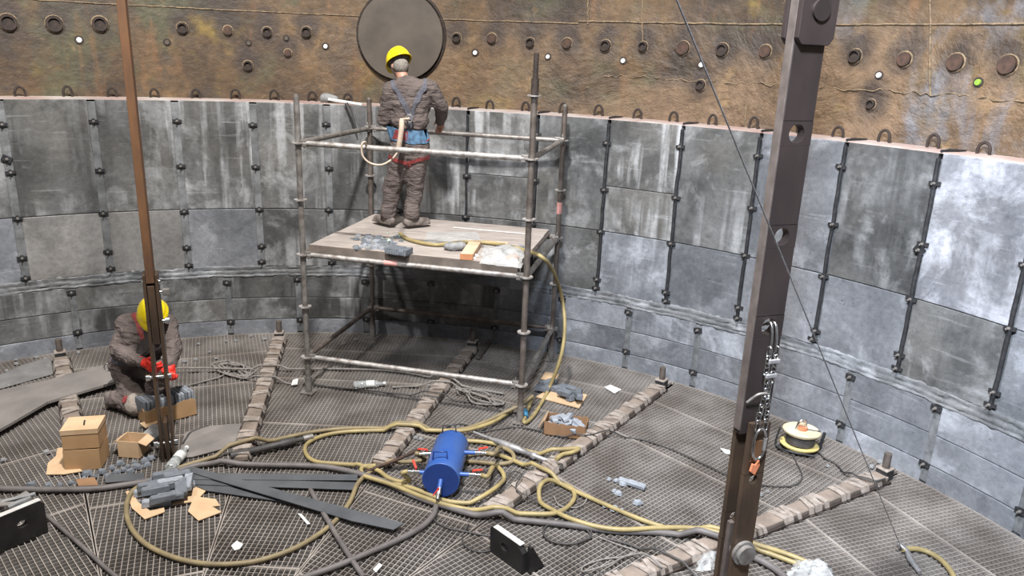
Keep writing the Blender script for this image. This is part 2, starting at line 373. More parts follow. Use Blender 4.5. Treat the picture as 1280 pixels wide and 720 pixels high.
# ================================================================== SETTING
# ---- rusty steel shell
ws = MB()
n = 96; a0, a1 = -40, 190
zz = [-.9, 2.0, 2.6, 3.0, 3.5, 4.2, 5.2, 6.4]
vs = [pol(RS, a0 + (a1 - a0) * i / n, z) for i in range(n + 1) for z in zz]; k = len(zz)
ws.add(vs, [(i * k + j, i * k + j + 1, (i + 1) * k + j + 1, (i + 1) * k + j) for i in range(n) for j in range(k - 1)], True)
vs = [pol(RS + .03, a0 + (a1 - a0) * i / n, z) for i in range(n + 1) for z in zz]
ws.add(vs, [(i * k + j, (i + 1) * k + j, (i + 1) * k + j + 1, i * k + j + 1) for i in range(n) for j in range(k - 1)], True)
shell = tag(ws.build('wall_outer', 'rusty_shell'), 'rusty brown curved steel shell wall with stubs above the grey blocks', 'wall', kind='structure')
def ringbead(z, a0, a1, r, rr, seg=6, wob=.004):
    m = MB(); m.tube([pol(rr + random.uniform(-wob, wob) * .5, a, z + random.uniform(-wob, wob)) for a in [a0 + (a1 - a0) * i / 90 for i in range(91)]], r, seg); return m
ringbead(3.50, 69, 150, .007, RS - .003).build('weld_seam', 'weld', shell)
ringbead(3.52, 5, 69, .009, RS - .003).build('weld_seam', 'weld', shell)
ringbead(3.0, 30, 66, .005, RS - .002, wob=.02).build('weld_seam', 'weld', shell)
for px, py0, py1 in ((735, 0, 30), (1163, 0, 120), (803, 0, 55), (932, 128, 160)):
    p0 = wl(px, py0); p1 = wl(px, py1); m = MB()
    m.tube([p0.lerp(p1, i / 9) - V((p0.x, p0.y, 0)).normalized() * .003 + V((random.uniform(-.004, .004), 0, 0)) for i in range(10)], .008, 6)
    m.build('weld_seam', 'weld', shell)
# pipe stubs: (x, y, radius in cm, hollow)
for px, py, r, hol in STUBS:
    p = wl(px, py); nrm = V((p.x, p.y, 0)).normalized(); r *= .0082; q = p - nrm * (.035 if hol else .03)
    m = MB()
    if hol:
        m.tube([p + nrm * .005, q], r, 18, False); m.tube([q, p - nrm * .004], r * .72, 18, False)
        up = V((0, 0, 1)); sd = nrm.cross(up)
        ri = [q + (up * math.cos(2 * PI * i / 18) + sd * math.sin(2 * PI * i / 18)) * r for i in range(18)]
        rj = [q + (up * math.cos(2 * PI * i / 18) + sd * math.sin(2 * PI * i / 18)) * r * .72 for i in range(18)]
        m.add(ri + rj, [(i, (i + 1) % 18, 18 + (i + 1) % 18, 18 + i) for i in range(18)])
        m.cyl(p - nrm * .003, p - nrm * .012, r * .74, seg=18)
    else:
        m.cyl(p + nrm * .005, q, r, seg=18)
    st = bevel(m.build('pipe_stub', 'rust_dark' if hol else 'rust', shell), .004)
    m = MB(); up = V((0, 0, 1)); sd = nrm.cross(up)
    m.tube([p + (up * math.cos(2 * PI * i / 20) + sd * math.sin(2 * PI * i / 20)) * (r * 1.1) for i in range(21)], .006 + random.random() * .004, 6)
    m.build('weld_ring', 'weld', st)
for px, py, r in ((99, 50, 2.9), (407, 58, 2.6), (594, 66, 2.7), (685, 71, 2.4), (779, 76, 2.6), (877, 81, 2.7), (983, 86, 3), (1099, 94, 2.4), (1223, 103, 2.6), (209, 53, 2.6), (358, 48, 2.4), (311, 54, 2.4)):
    p = wl(px, py); nrm = V((p.x, p.y, 0)).normalized(); r *= .01
    m = MB(); m.cyl(p, p - nrm * .02, r * 1.0, r * .8, 12)
    b = bevel(m.build('bolt_end', 'green_stud' if px == 1223 else ('cover_plate' if px in (209, 358, 311) else 'white_plastic_and_lit_end'), shell), .003)  # lit brightness of the bolt ends is put into their white colour
    m = MB(); m.cyl(p, p - nrm * .006, r * 1.5, seg=16); m.build('washer', 'rust_dark', b)
# round blanking cover
p = wl(502, 45); nrm = V((p.x, p.y, 0)).normalized(); up = V((0, 0, 1)); sd = up.cross(nrm)
P = lambda a, r, d: p + (up * math.cos(a) + sd * math.sin(a)) * r - nrm * d
m = MB(); K = 56
m.add([P(2 * PI * i / K, .455, .075) for i in range(K)], [tuple(range(K))])
m.add([P(2 * PI * i / K, .455, .075) for i in range(K)] + [P(2 * PI * i / K, .455, -.03) for i in range(K)], [(i, K + i, K + (i + 1) % K, (i + 1) % K) for i in range(K)], True)
m.build('round_cover', 'cover_plate', shell)
m = MB(); m.tube([P(2 * PI * i / K, .474, .02 + .0) for i in range(K + 1)], .016, 8); m.build('cover_shadow_ring', 'rust_dark', shell)  # shadow round the cover, put in as a dark-coloured ring

# ---- block lining
JT = [124.95 - 7.6 * k for k in range(-5, 20)]
JL = [121.15 - 7.6 * k for k in range(-4, 19)]
lining = empty('wall_inner', (0, 0, 0), 'curved wall of large grey blocks in two tiers around the grating floor', 'wall', kind='structure')
m = MB()
for z0, z1, rr in ((.66, 2.54, R + .022), (-.02, .72, R + .014)):
    arcbox(m, rr, rr + .05, -16, 163, z0, z1, 90)
m.build('joint_filling', 'joint_fill', lining)
G = math.degrees(1 / R)
LOOP = []
def block(a0, a1, z0, z1, mat, hgl, hgr, dr=0):
    m = MB(); arcbox(m, R + dr, RS - .02, a1 + hgr * G, a0 - hgl * G, z0, z1, 8)
    o = bevel(m.build('concrete_block', mat, lining), .006, 2); return o
def half(k): return .035 if k < 6 else .018
upm = {0: 'block_grey', 1: 'block_streak', 2: 'block_streak', 3: 'block_grey', 5: 'block_streak', 6: 'block_streak', 8: 'block_streak', 9: 'block_grey', 10: 'block_blue', 11: 'block_grey', 12: 'block_splash', 13: 'block_splash', 14: 'block_blue'}
lom = {0: 'block_pale', 1: 'block_pale', 2: 'block_smooth', -1: 'block_smooth', 8: 'block_blue', 9: 'block_smooth', 10: 'block_smooth', 11: 'block_smooth', 12: 'block_grey', 13: 'block_blue'}
for i in range(len(JT) - 1):
    k = i - 5
    dr = random.uniform(-.006, .006)
    if k in (8, 6): cuts = ((1.925, HT), (1.455, 1.92))
    else: cuts = ((1.455, HT),)
    for j, (z0, z1) in enumerate(cuts):
        b = block(JT[i], JT[i + 1], z0, z1, upm.get(k, 'block_grey'), half(k), half(k + 1), dr)
        if j == 0:
            for s in (-1.9, 1.9):
                am = (JT[i] + JT[i + 1]) / 2 + s + random.uniform(-.12, .12); c = pol(5.965, am, HT - .01); tg = pol(1, am + 90)
                mm = MB(); wd = .042 + random.uniform(-.004, .004); hh = .112 + random.uniform(-.012, .008); tl = random.uniform(-.015, .015)
                mm.tube([c + tg * wd + V((0, 0, -.02))] + [c + tg * (wd * math.cos(PI * q / 10)) + V((0, 0, hh * .45 + hh * .6 * math.sin(PI * q / 10))) + pol(tl, am) for q in range(11)] + [c - tg * wd + V((0, 0, -.02))], .012, 8)
                mm.build('lifting_loop', 'rust_dark', b)
    block(JT[i], JT[i + 1], .80, 1.448, lom.get(k, 'block_grey' if k < 8 else 'block_blue'), half(k), half(k + 1), dr + random.uniform(-.006, .008))
for i in range(len(JL) - 1):
    for z0, z1, mt in ((.43, .685, None), (.172, .424, None), (-.02, .166, 'block_smooth')):
        cx = i - 4
        mt = mt or ('block_grey' if cx < 6 else random.choice(['block_blue', 'block_smooth']))
        block(JL[i], JL[i + 1], z0, z1, mt, .03, .03, random.uniform(-.008, .0))
# rough mortar ledge between the tiers
m = MB(); n = 420; rows = [(R + .02, .812), (R + .000, .805), (R - .002, .79), (R - .003, .775), (R + .003, .76), (R + .001, .752), (R - .005, .74), (R - .006, .725), (R + .000, .712), (R - .001, .706), (R - .010, .695), (R - .006, .682), (R + .02, .672)]
vs = []
for i in range(n + 1):
    a = -16 + 179 * i / n
    for (r, z) in rows:
        jr = random.uniform(-.006, .006) ; jz = random.uniform(-.006, .006) + .004 * math.sin(a * .83)
        vs.append(pol(r + jr, a, z + jz + random.uniform(-.004, .004)))
k = len(rows); m.add(vs, [(i * k + j, i * k + j + 1, (i + 1) * k + j + 1, (i + 1) * k + j) for i in range(n) for j in range(k - 1)], True)
m.build('mortar_band', 'mortar', lining)
m = MB(); arcbox(m, R + .004, RS - .004, -16, 163, HT - .002, HT + .009, 120); m.build('mortar_cap', 'wall_top_mortar', lining)
# joint strips, black rods and clamps
def clamp(par, a, z, tilt=0, wd=.088, ht=.03):
    c = pol(R - .014, a, z); nr = pol(1, a); tg = pol(1, a + 90); up = V((0, 0, 1))
    X = (tg * math.cos(tilt) + up * math.sin(tilt)); Y = (up * math.cos(tilt) - tg * math.sin(tilt))
    m = MB(); m.box(c, (wd, ht, .016), X, Y, nr * 1); m.box(c - nr * .002, (ht * .9, wd * .62, .010), X, Y, nr)
    q = m.build('clamp', 'black_steel', par)
    m = MB(); m.cyl(c, c - nr * .045, .008, seg=8); m.cyl(c - nr * .008, c - nr * .022, .0135, seg=6)
    m.build('clamp_bolt', 'galvanised', q)
for i, a in enumerate(JT):
    k = i - 5
    if k < -2 or k > 15: continue
    m = MB()
    if k >= 6:
        pts = [pol(R - .010 + random.uniform(-.003, .003), a + random.uniform(-.05, .05), .83 + 1.72 * q / 14) for q in range(15)]
        m.tube(pts, .0175 if k != 6 else .011, 8); js = m.build('joint_rod', 'black_steel', lining)
        m = MB(); m.tube([pol(R - .0, a, HT + .016), pol(R + .1, a - .15, HT + .019), pol(R + .25, a - .5, HT + .018)], [.012, .014, .006], 6); m.build('rod_tail', 'black_steel', lining)
    else:
        m.box(pol(R + .010, a, (.80 + 2.57) / 2), (.074, 1.77, .02), pol(1, a + 90), (0, 0, 1), pol(1, a)); js = bevel(m.build('joint_strip', 'joint_fill', lining), .006)
    for z in (2.37, 1.90, 1.45, 1.03 if k < 7 else .95, .845):
        clamp(js, a + random.uniform(-.1, .1), z + random.uniform(-.02, .02), random.uniform(-.12, .12), ht=.030 if z > .9 else .026)
    if k in (0, 12): clamp(js, a + .1, 2.03 if k == 0 else 1.84, .5, .085, .06)
for i, a in enumerate(JL):
    k = i - 4
    if k < -1 or k > 14: continue
    m = MB(); m.box(pol(R + .008, a, .34), (.064, .66, .02), pol(1, a + 90), (0, 0, 1), pol(1, a)); js = bevel(m.build('joint_strip', 'joint_fill', lining), .006)
    for z in (.635, .18): clamp(js, a + random.uniform(-.1, .1), z + random.uniform(-.02, .02), random.uniform(-.2, .2), .085, .04)

# ---- grating floor
floor = empty('floor', (0, 0, 0), 'round floor of steel grating panels inside the block wall', 'floor', kind='structure')
MID = [157.2, 134.45, 111.7, 88.9, 66.1, 43.2, 20.4, -2.4]; HB = 11.4
PT, PC = .037, .041
bins0 = [.55, 1.45, 2.42, 3.38, 4.34, 5.12, 5.76]
for si, am in enumerate(MID):
    ur = pol(1, am); ut = pol(1, am + 90); tn = math.tan(rad(HB - .25)); off = (.0, .05, -.03, .04, 0, -.05, .03, 0)[si]
    bins = [bins0[0]] + [b + off for b in bins0[1:-1]] + [bins0[-1]]
    RL = R - .012
    for bi in range(6):
        s0, s1 = bins[bi] + .004, bins[bi + 1] - .004
        m = MB()
        def bar(p0, p1, hw, zt, dz):          # open-bottomed bar
            d = (p1 - p0); 
            if d.length < .01: return
            d.normalize(); sv = V((-d.y, d.x, 0)) * hw; b = V((0, 0, -dz)); z = V((0, 0, zt))
            m.add([p0 - sv + z, p1 - sv + z, p1 + sv + z, p0 + sv + z, p0 - sv + z + b, p1 - sv + z + b, p1 + sv + z + b, p0 + sv + z + b], [(0, 1, 2, 3), (0, 4, 5, 1), (3, 2, 6, 7), (0, 3, 7, 4), (1, 5, 6, 2)])
        # radial bars
        kmax = int(s1 * tn / PT) + 1
        for k in range(-kmax, kmax + 1):
            t = (k + .5) * PT
            sa = max(s0, abs(t) / tn); sb = min(s1, math.sqrt(max(RL * RL - t * t, 0)))
            if sb - sa > .01: bar(ur * sa + ut * t, ur * sb + ut * t, .0026, 0, .028)
        m.cm = 1
        k0 = int(s0 / PC) + 1
        for k in range(k0, int(s1 / PC) + 1):
            s = k * PC; h = s * tn
            if s >= RL: continue
            h = min(h, math.sqrt(RL * RL - s * s))
            if s < s1: bar(ur * s - ut * h, ur * s + ut * h, .0020, -.003, .022)
        m.cm = 0
        # edge frame
        for sg in (-1, 1):
            se = min(s1, RL * math.cos(rad(HB)))
            bar(ur * s0 + ut * (sg * s0 * tn), ur * se + ut * (sg * se * tn), .0035, .001, .03)
        for s in (s0, s1):
            if s < RL - .1:
                h = min(s * tn, math.sqrt(RL * RL - s * s)); bar(ur * s - ut * h, ur * s + ut * h, .0045, .001, .03)
        if bi == 5:
            for q in range(10):
                x0 = -HB + 2 * HB * q / 10; x1 = -HB + 2 * HB * (q + 1) / 10
                bar(pol(RL, am + x0), pol(RL, am + x1), .003, .001, .03)
        m.build('grating_panel', ['grating_steel', 'grating_cross'], floor)
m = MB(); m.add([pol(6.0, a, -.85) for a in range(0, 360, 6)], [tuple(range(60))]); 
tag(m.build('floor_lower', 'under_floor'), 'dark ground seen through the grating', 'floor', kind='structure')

# ---- wrapped radial beams
BA = [123.0, 100.4, 77.6, 55.1, 31.8]
blab = ['wrapped radial floor beam at the far left, partly hidden by the cardboard boxes', 'wrapped radial floor beam running between the kneeling worker and the scaffold',
        'wrapped radial floor beam coming out from under the scaffold towards the blue tank', 'wrapped radial floor beam right of the scaffold with the hoses across it', 'wrapped radial floor beam passing behind the big steel hanger bar on the right']
for bi, a in enumerate(BA):
    rt_ = empty('floor_beam', pol(4, a, 0), blab[bi], 'beam', 'wrapped radial beams on the grating')
    ur = pol(1, a); ut = pol(1, a + 90); r0 = (3.45, 2.80, 2.82, 2.62, 2.2)[bi]; r1 = 5.47
    m = MB(); m.box(ur * ((r0 + r1) / 2) + V((0, 0, .027)), (r1 - r0, .125, .05), ur, ut); bevel(m.build('beam_core', 'beam_wrap', rt_), .012, 3)
    m = MB(); m.box(ur * ((r0 + r1) / 2) + ut * .078 + V((0, 0, .009)), (r1 - r0, .018, .016), ur, ut); m.box(ur * ((r0 + r1) / 2) - ut * .078 + V((0, 0, .009)), (r1 - r0, .018, .016), ur, ut); m.build('edge_strip', 'rust_dark', rt_)
    m = MB(); s = r0 + .03
    while s < r1 - .06:
        for q in range(random.choice((2, 3, 4))):
            tw = random.uniform(-.018, .018); wd = random.uniform(.014, .024); hh = .058 + random.uniform(0, .008)
            for dd in (-1, 1): pass
            pr = [(-.088, .006), (-.080, .03), (-.066, hh), (0, hh + .004), (.066, hh), (.080, .03), (.088, .006)]
            vs = []
            for e in (-wd, wd):
                for (y, z) in pr: vs.append(ur * (s + e + tw * y / .08 * 1.6) + ut * y + V((0, 0, z)))
            for e in (-wd, wd):
                for (y, z) in pr: vs.append(ur * (s + e + tw * y / .08 * 1.6) + ut * y * .9 + V((0, 0, z - .008)))
            nn = len(pr); fs = [(i, i + 1, nn + i + 1, nn + i) for i in range(nn - 1)]
            for i in range(nn - 1): fs += [(i, 2 * nn + i, 2 * nn + i + 1, i + 1), (nn + i, nn + i + 1, 3 * nn + i + 1, 3 * nn + i)]
            m.add(vs, fs, False); s += wd * 2 + random.uniform(.0, .012)
        s += random.uniform(.07, .2)
    m.build('strap_wrapping', 'beam_strap', rt_)
    e = ur * 5.50
    m = MB(); m.box(e + V((0, 0, .045)), (.10, .10, .085), ur, ut); bevel(m.build('end_cup', 'black_steel', rt_), .006)
    m = MB(); m.box(e + V((0, 0, .094)), (.115, .105, .012), ur, ut); bevel(m.build('end_plate', 'beam_strap', rt_), .003)
    m = MB(); m.cyl(e + V((0, 0, .10)), e + V((0, 0, .225)), .03, seg=14); bevel(m.build('stud', 'galv_rust', rt_), .003)

# ================================================================== HANGER BARS
def nutpair(m, c, ax, l, r): m.cyl(c - ax * l, c + ax * l, r, seg=12)
Z = V((0, 0, 1))
# right, near
HA, HR = 20.4, 3.1
hx = pol(1, HA); ht = V((math.sin(rad(HA)), -math.cos(rad(HA)), 0))       # ht faces the camera side
hc = pol(HR, HA)
def hp(z, dr=0, dt=0): return hc + hx * dr + ht * dt + Z * z
hr_ = empty('steel_hanger', hp(0), 'big dark steel hanger bar with round holes standing in the right foreground', 'hanger bar')
m = MB(); m.plate_holes(.175, 2.4, [(2.87 - 1.3, .045), (2.37 - 1.3, .045), (1.90 - 1.3, .045), (3.42 - 1.3, .03)], hp(1.3, 0, -.025), hx, Z, ht, .05)
bevel(m.build('main_bar', 'hanger_steel', hr_), .004)
for s in (1, -1):
    m = MB(); w_ = .10
    poly = [(-w_ + .025, 0), (w_ - .025, 0), (w_, .03), (w_, 2.6), (-w_, 2.6), (-w_, .03)]
    o = hp(3.27, 0, .032) if s > 0 else hp(3.27, 0, -.062)
    m.prism(poly, o, hx, Z, ht, .03); bevel(m.build('link_plate', 'hanger_steel', hr_), .003)
m = MB(); m.cyl(hp(3.42, 0, -.09), hp(3.42, 0, .078), .047, seg=28); bevel(m.build('link_pin', 'hanger_steel', hr_), .006)
for s in (1, -1):
    m = MB()
    o = hp(-.25, .016, .027) if s > 0 else hp(-.25, -.004, -.062)
    hh_ = 1.62 if s > 0 else 1.75
    m.plate_holes(.125, hh_, [(.25 + .58, .03), (1.28 if s > 0 else 1.0, .028)], o, hx, Z, ht, .03); bevel(m.build('cheek_plate', 'hanger_brown', hr_), .003)
m = MB(); m.cyl(hp(.58, .012, -.1), hp(.58, .012, .105), .055, seg=24); m.cyl(hp(.58, .012, .06), hp(.58, .012, .08), .072, seg=24); bevel(m.build('lower_pin', 'galvanised', hr_), .006)
m = MB(); m.box(hp(.15, -.045, 0), (.03, 1.2, .03), hx, Z, ht); bevel(m.build('side_bar', 'hanger_edge', hr_), .003)
m = MB(); m.box(hp(2.45, -.092, 0), (.010, 2.25, .052), hx, Z, ht); bevel(m.build('edge_strip', 'hanger_edge', hr_), .002)
# chain and carabiner
def link(m, c, ax, sd, L=.034, wd=.013, r=.0042):
    pts = []
    for i in range(17):
        t = 2 * PI * i / 16; x = math.cos(t) * wd; y = math.sin(t) * wd + (L - wd if math.sin(t) > 0.01 else (-(L - wd) if math.sin(t) < -.01 else 0))
        pts.append(c + sd * x + ax * y)
    m.tube(pts, r, 6, False)
ch = empty('steel_chain', hp(1.4, 0, .1), 'shiny steel chain hanging doubled from a hole in the big hanger bar', 'chain')
for s in (-1, 1):
    m = MB(); z = 1.90; i = 0; 
    m.tube(spline([hp(1.9, s * .012, -.01), hp(1.93, s * .012, .05), hp(1.86, s * .014, .075), hp(1.78, s * .016, .078)], 5), .007, 8)
    while z > 1.42:
        z -= .045 if i else .12
        x = s * (.016 + .010 * math.sin(z * 19)) + (1.85 - z) * -.012
        sd = hx if i % 2 else ht
        link(m, hp(z, x, .082 + (.004 if i % 2 else 0)), Z, (sd * .85 + hx * .3).normalized()); i += 1
    m.build('chain_strand', 'bright_steel', ch)
for z_, x_ in ((1.74, .002), (1.66, -.004)):
    m = MB(); m.box(hp(z_, x_, .10), (.065, .022, .014), hx, Z, ht); bevel(m.build('chain_clasp', 'lance_grey', ch), .004)
m = MB(); c = hp(1.27, -.012, .095); pts = []
for i in range(25):
    t = 2 * PI * i / 24; pts.append(c + (hx * math.cos(t) * .036 + Z * math.sin(t) * .068) + Z * (.02 if math.sin(t) > 0 else -.02))
m.tube(pts, .0075, 10, False); cb = m.build('carabiner', 'bright_steel'); tag(cb, 'silver oval carabiner hanging at the end of the steel chain', 'carabiner')
m = MB(); m.cyl(hp(1.30, .024, .095), hp(1.23, .024, .095), .011, seg=10); m.build('locking_sleeve', 'galvanised', cb)
m = MB(); m.prism([(-.03, .0), (.006, -.028), (.03, .03), (.022, .06), (.0, .035), (-.02, .045)], hp(1.10, .0, .066), hx, Z, ht, .012)
tag(bevel(m.build('painted_offcut', 'copper'), .003), 'small bright orange piece wedged in the big hanger bar below the carabiner', 'offcut')
m = MB(); m.prism([(-.035, -.06), (.03, -.06), (.04, .06), (-.025, .06)], hp(1.21, .01, .060), hx, Z, ht, .004)
m.build('worn_patch_plate', 'rust_orange', hr_)
m = MB(); m.tube(spline([hp(1.50, -.09, .05), hp(1.555, -.06, .085), hp(1.56, -.02, .09), hp(1.55, .01, .085)], 5), .007, 8)
tag(m.build('bent_pin', 'galvanised'), 'small bent metal pin sticking out of the big hanger bar above the carabiner', 'pin')
# left, far, seen edge-on
HA2, HR2 = 111.2, 2.98
lx = pol(1, HA2); lt = V((math.sin(rad(HA2)), -math.cos(rad(HA2)), 0)); lc = pol(HR2, HA2)
def lp(z, dr=0, dt=0): return lc + lx * dr + lt * dt + Z * z
hl = empty('steel_hanger', lp(0), 'narrow rusty brown hanger bar in front of the kneeling worker', 'hanger bar')
m = MB(); m.box(lp(3.42, 0, 0), (.16, 3.9, .055), lx, Z, lt); bevel(m.build('main_bar', 'rust_orange', hl), .004)
m = MB(); m.box(lp(1.22, 0, 0), (.15, .46, .05), lx, Z, lt); bevel(m.build('centre_lug', 'hanger_brown', hl), .004)
m = MB(); m.box(lp(.17, 0, 0), (.13, .34, .03), lx, Z, lt); bevel(m.build('centre_lug', 'hanger_brown', hl), .004)
for s in (-1, 1):
    m = MB(); m.plate_holes(.14, 1.53, [(.12, .02), (.68, .02), (1.15, .02)], lp(0, 0, s * .041 - .011), lx, Z, lt, .022); bevel(m.build('cheek_plate', 'hanger_brown', hl), .003)
for z, ls, rs, r in ((1.46, -.06, .062, .016), (1.38, -.05, .10, .02), (1.15, -.055, .10, .026), (.70, -.105, .075, .024), (.13, -.10, .075, .030)):
    m = MB(); m.cyl(lp(z, 0, ls), lp(z, 0, rs), r * .6, seg=10)
    m.cyl(lp(z, 0, ls), lp(z, 0, ls + .03), r, seg=6); m.cyl(lp(z, 0, rs - .03), lp(z, 0, rs), r, seg=6)
    bevel(m.build('cross_bolt', 'bright_steel', hl), .002)
m = MB(); m.box(lp(1.38, -.01, .095), (.04, .05, .05), lx, Z, lt); bevel(m.build('cable_clamp', 'galvanised', hl), .004)

# ================================================================== SCAFFOLD
SX, SY, STH, SW, SD = -.3114, 4.0855, -.2186, 2.0773, 1.5474
se = V((math.cos(STH), math.sin(STH), 0)); sn = V((-se.y, se.x, 0)); s0 = V((SX, SY, 0))
def sp(u, v, z=0): return s0 + se * u + sn * v + Z * z
sc = empty('scaffold_tower', sp(SW / 2, SD / 2), 'galvanised tube scaffold tower with a plank deck beside the block wall', 'scaffold')
ZL = [.366 + .5 * k for k in range(7)]
posts = {'FL': (0, 0, 2.76, 2.0), 'FR': (SW, 0, 2.93, 9), 'BL': (0, SD, 2.66, 9), 'BR': (SW, SD, 2.70, 9)}
for nme, (u, v, top, _) in posts.items():
    m = MB(); m.cyl(sp(u, v, .012), sp(u, v, top), .026, seg=16)
    mt = {'FL': 'galvanised', 'FR': 'galv_rust', 'BL': 'galv_rust', 'BR': 'galv_rust'}[nme]
    po = m.build('post', mt, sc)
    m = MB(); m.box(sp(u, v, .006), (.13, .13, .008), se, sn); m.cyl(sp(u, v, .01), sp(u, v, .16), .033, seg=14); m.build('foot_jack', 'galvanised', po)
    for z in ZL:
        if z < top - .02:
            m = MB(); m.cyl(sp(u, v, z - .005), sp(u, v, z + .005), .058, seg=20); m.cyl(sp(u, v, z - .018), sp(u, v, z - .005), .034, seg=16)
            m.build('rosette', 'galv_worn', po)
    if nme == 'FR':
        m = MB(); m.cyl(sp(u, v, 2.9), sp(u, v, 3.19), .0215, seg=14); m.cyl(sp(u, v, 2.86), sp(u, v, 3.0), .031, seg=14); m.build('spigot', 'rust_dark', po)
    else:
        m = MB(); m.cyl(sp(u, v, top - .03), sp(u, v, top + .02), .021, seg=12); m.build('spigot', 'galvanised', po)
m = MB(); m.cyl(sp(SW, SD, 1.62), sp(SW, SD, 1.74), .0275, seg=16); m.build('sticker', 'sticker_red', sc)
def ledger(u0, v0, u1, v1, z, mt='galvanised', worn=True):
    a = sp(u0, v0, z); b = sp(u1, v1, z); d = (b - a).normalized()
    m = MB(); m.cyl(a + d * .055, b - d * .055, .0242, seg=14); o = m.build('ledger', mt, sc)
    for q, dd in ((a, d), (b, -d)):
        m = MB(); m.box(q + dd * .055, (.062, .042, .062), dd, Z.cross(dd), Z); m.box(q + dd * .055 + Z * .01, (.008, .012, .11), dd, Z.cross(dd), Z)
        bevel(m.build('wedge_head', 'galvanised', o), .006)
for z in (ZL[0], ZL[2], ZL[4]):
    ledger(0, 0, SW, 0, z, 'galv_worn'); ledger(0, SD, SW, SD, z, 'galv_rust' if z < 2 else 'galvanised')
    ledger(0, 0, 0, SD, z, 'galv_rust' if z < 2 else 'galvanised'); ledger(SW, 0, SW, SD, z, 'galvanised')
m = MB(); m.cyl(sp(SW * .38, 0, ZL[2]), sp(SW * .44, 0, ZL[2]), .0258, seg=14); m.build('sticker', 'sticker_red', sc)
m = MB(); m.cyl(sp(SW - .09, .1, ZL[2] + .05), sp(SW - .09, SD - .1, ZL[2] + .05), .024, seg=14); m.build('ledger', 'galv_rust', sc)
DZ = 1.46
dk = empty('deck', sp(SW / 2, SD / 2, DZ)); dk.parent = sc; dk.location = sp(SW / 2, SD / 2, DZ) - WL[sc.name]; WL[dk.name] = sp(SW / 2, SD / 2, DZ)
v = .012
for i, wd in enumerate((.285, .30, .30, .29, .30)):
    m = MB(); m.box(sp(SW / 2 - .01 + random.uniform(-.01, .01), v + wd / 2, DZ - .022 + random.uniform(-.002, .002)), (1.93, wd - .006, .044), se, sn)
    bevel(m.build('deck_plank', 'deck_wood', dk), .004); v += wd
m = MB(); m.box(sp(SW / 2 - .01, .004, DZ - .034), (1.94, .016, .070), se, sn); m.build('front_edge', 'deck_edge', dk)

# ================================================================== PEOPLE
def blob(m, name, mat, parent=None, vox=.012, it=6, disp=None, origin=None):
    o = m.build(name, mat, parent, origin)
    r = o.modifiers.new('remesh', 'REMESH'); r.mode = 'VOXEL'; r.voxel_size = vox; r.use_smooth_shade = True
    s = o.modifiers.new('smooth', 'SMOOTH'); s.iterations = it; s.factor = .6
    if disp:
        tx = bpy.data.textures.new(name + '_folds', 'CLOUDS'); tx.noise_scale = disp[1]; tx.noise_depth = 2
        d = o.modifiers.new('folds', 'DISPLACE'); d.texture = tx; d.strength = disp[0]; d.mid_level = .5; d.texture_coords = 'LOCAL'
    return o
def ortho(up, fwd):
    up = V(up).normalized(); fwd = V(fwd); fwd = (fwd - up * fwd.dot(up)).normalized(); return up, fwd, up.cross(fwd)
def helmet(parent, c, up, fwd):
    up, f, l = ortho(up, fwd); c = V(c)
    m = MB(); n = 28
    rows = []
    for j in range(9):
        th = PI / 2 * j / 8; ring = []
        for i in range(n):
            ph = 2 * PI * i / n; rr = 1 + (.03 if abs(math.sin(ph)) < .28 and j < 8 else 0)
            ring.append(c + f * (.142 * math.sin(th) * math.cos(ph) * rr) + l * (.116 * math.sin(th) * math.sin(ph)) + up * (.128 * math.cos(th) * rr))
        rows.append(ring)
    ring = []                                          # brim, longer at the peak
    for i in range(n):
        ph = 2 * PI * i / n; e = .012 + .045 * max(0, math.cos(ph)) ** 3
        ring.append(c + f * ((.142 + e) * math.cos(ph)) + l * ((.116 + .012) * math.sin(ph)) - up * (.012 + .012 * max(0, math.cos(ph))))
    rows.append(ring)
    ring2 = [c + (p - c) * .97 - up * .007 for p in ring]; rows.append(ring2)
    for j in range(8, 1, -1): rows.append([c + (p - c) * .965 - up * .002 for p in rows[j]])
    vs = [p for g in rows for p in g]
    m.add(vs, [(j * n + i, (j + 1) * n + i, (j + 1) * n + (i + 1) % n, j * n + (i + 1) % n) for j in range(len(rows) - 1) for i in range(n)], True)
    h = m.build('helmet', 'helmet_yellow', parent)
    m = MB(); m.tube([c + f * (.108 * math.cos(2 * PI * i / 20)) + l * (.094 * math.sin(2 * PI * i / 20)) - up * .022 for i in range(21)], .009, 6)
    m.tube([c + l * .093 - up * .01, c + l * .082 - up * .10 + f * .03, c - up * .135 + f * .06, c - l * .082 - up * .10 + f * .03, c - l * .093 - up * .01], .005, 6); m.build('head_strap', 'strap_dark', h)
    m = MB(); q = c + f * .125 + up * .06; m.ell(q, .018, .018, .006, l, up.cross(l)); m.build('badge', 'white_plastic_and_lit_end', h)
    return h
def head(m, c, up, fwd):
    up, f, l = ortho(up, fwd); c = V(c)
    m.ell(c, .095, .076, .115, f, l, up, 18, 12)
    m.ell(c - up * .05 + f * .03, .065, .055, .065, f, l, up); m.ell(c - up * .085 + f * .065, .022, .026, .018, f, l, up)
    m.cap(c + f * .088 + up * .012, c + f * .112 - up * .022, .009, .014, 8)
    for s in (-1, 1):
        m.ell(c + l * (s * .078) - up * .012, .022, .008, .033, f, l, up)
        m.ell(c + f * .080 + l * (s * .032) + up * .022, .012, .018, .006, f, l, up); m.ell(c + f * .074 + l * (s * .04) - up * .02, .014, .018, .015, f, l, up)
    m.cap(c + f * .09 + l * .022 - up * .052, c + f * .09 - l * .022 - up * .052, .006, .006, 6); m.cap(c + f * .086 + l * .018 - up * .064, c + f * .086 - l * .018 - up * .064, .007, .007, 6)
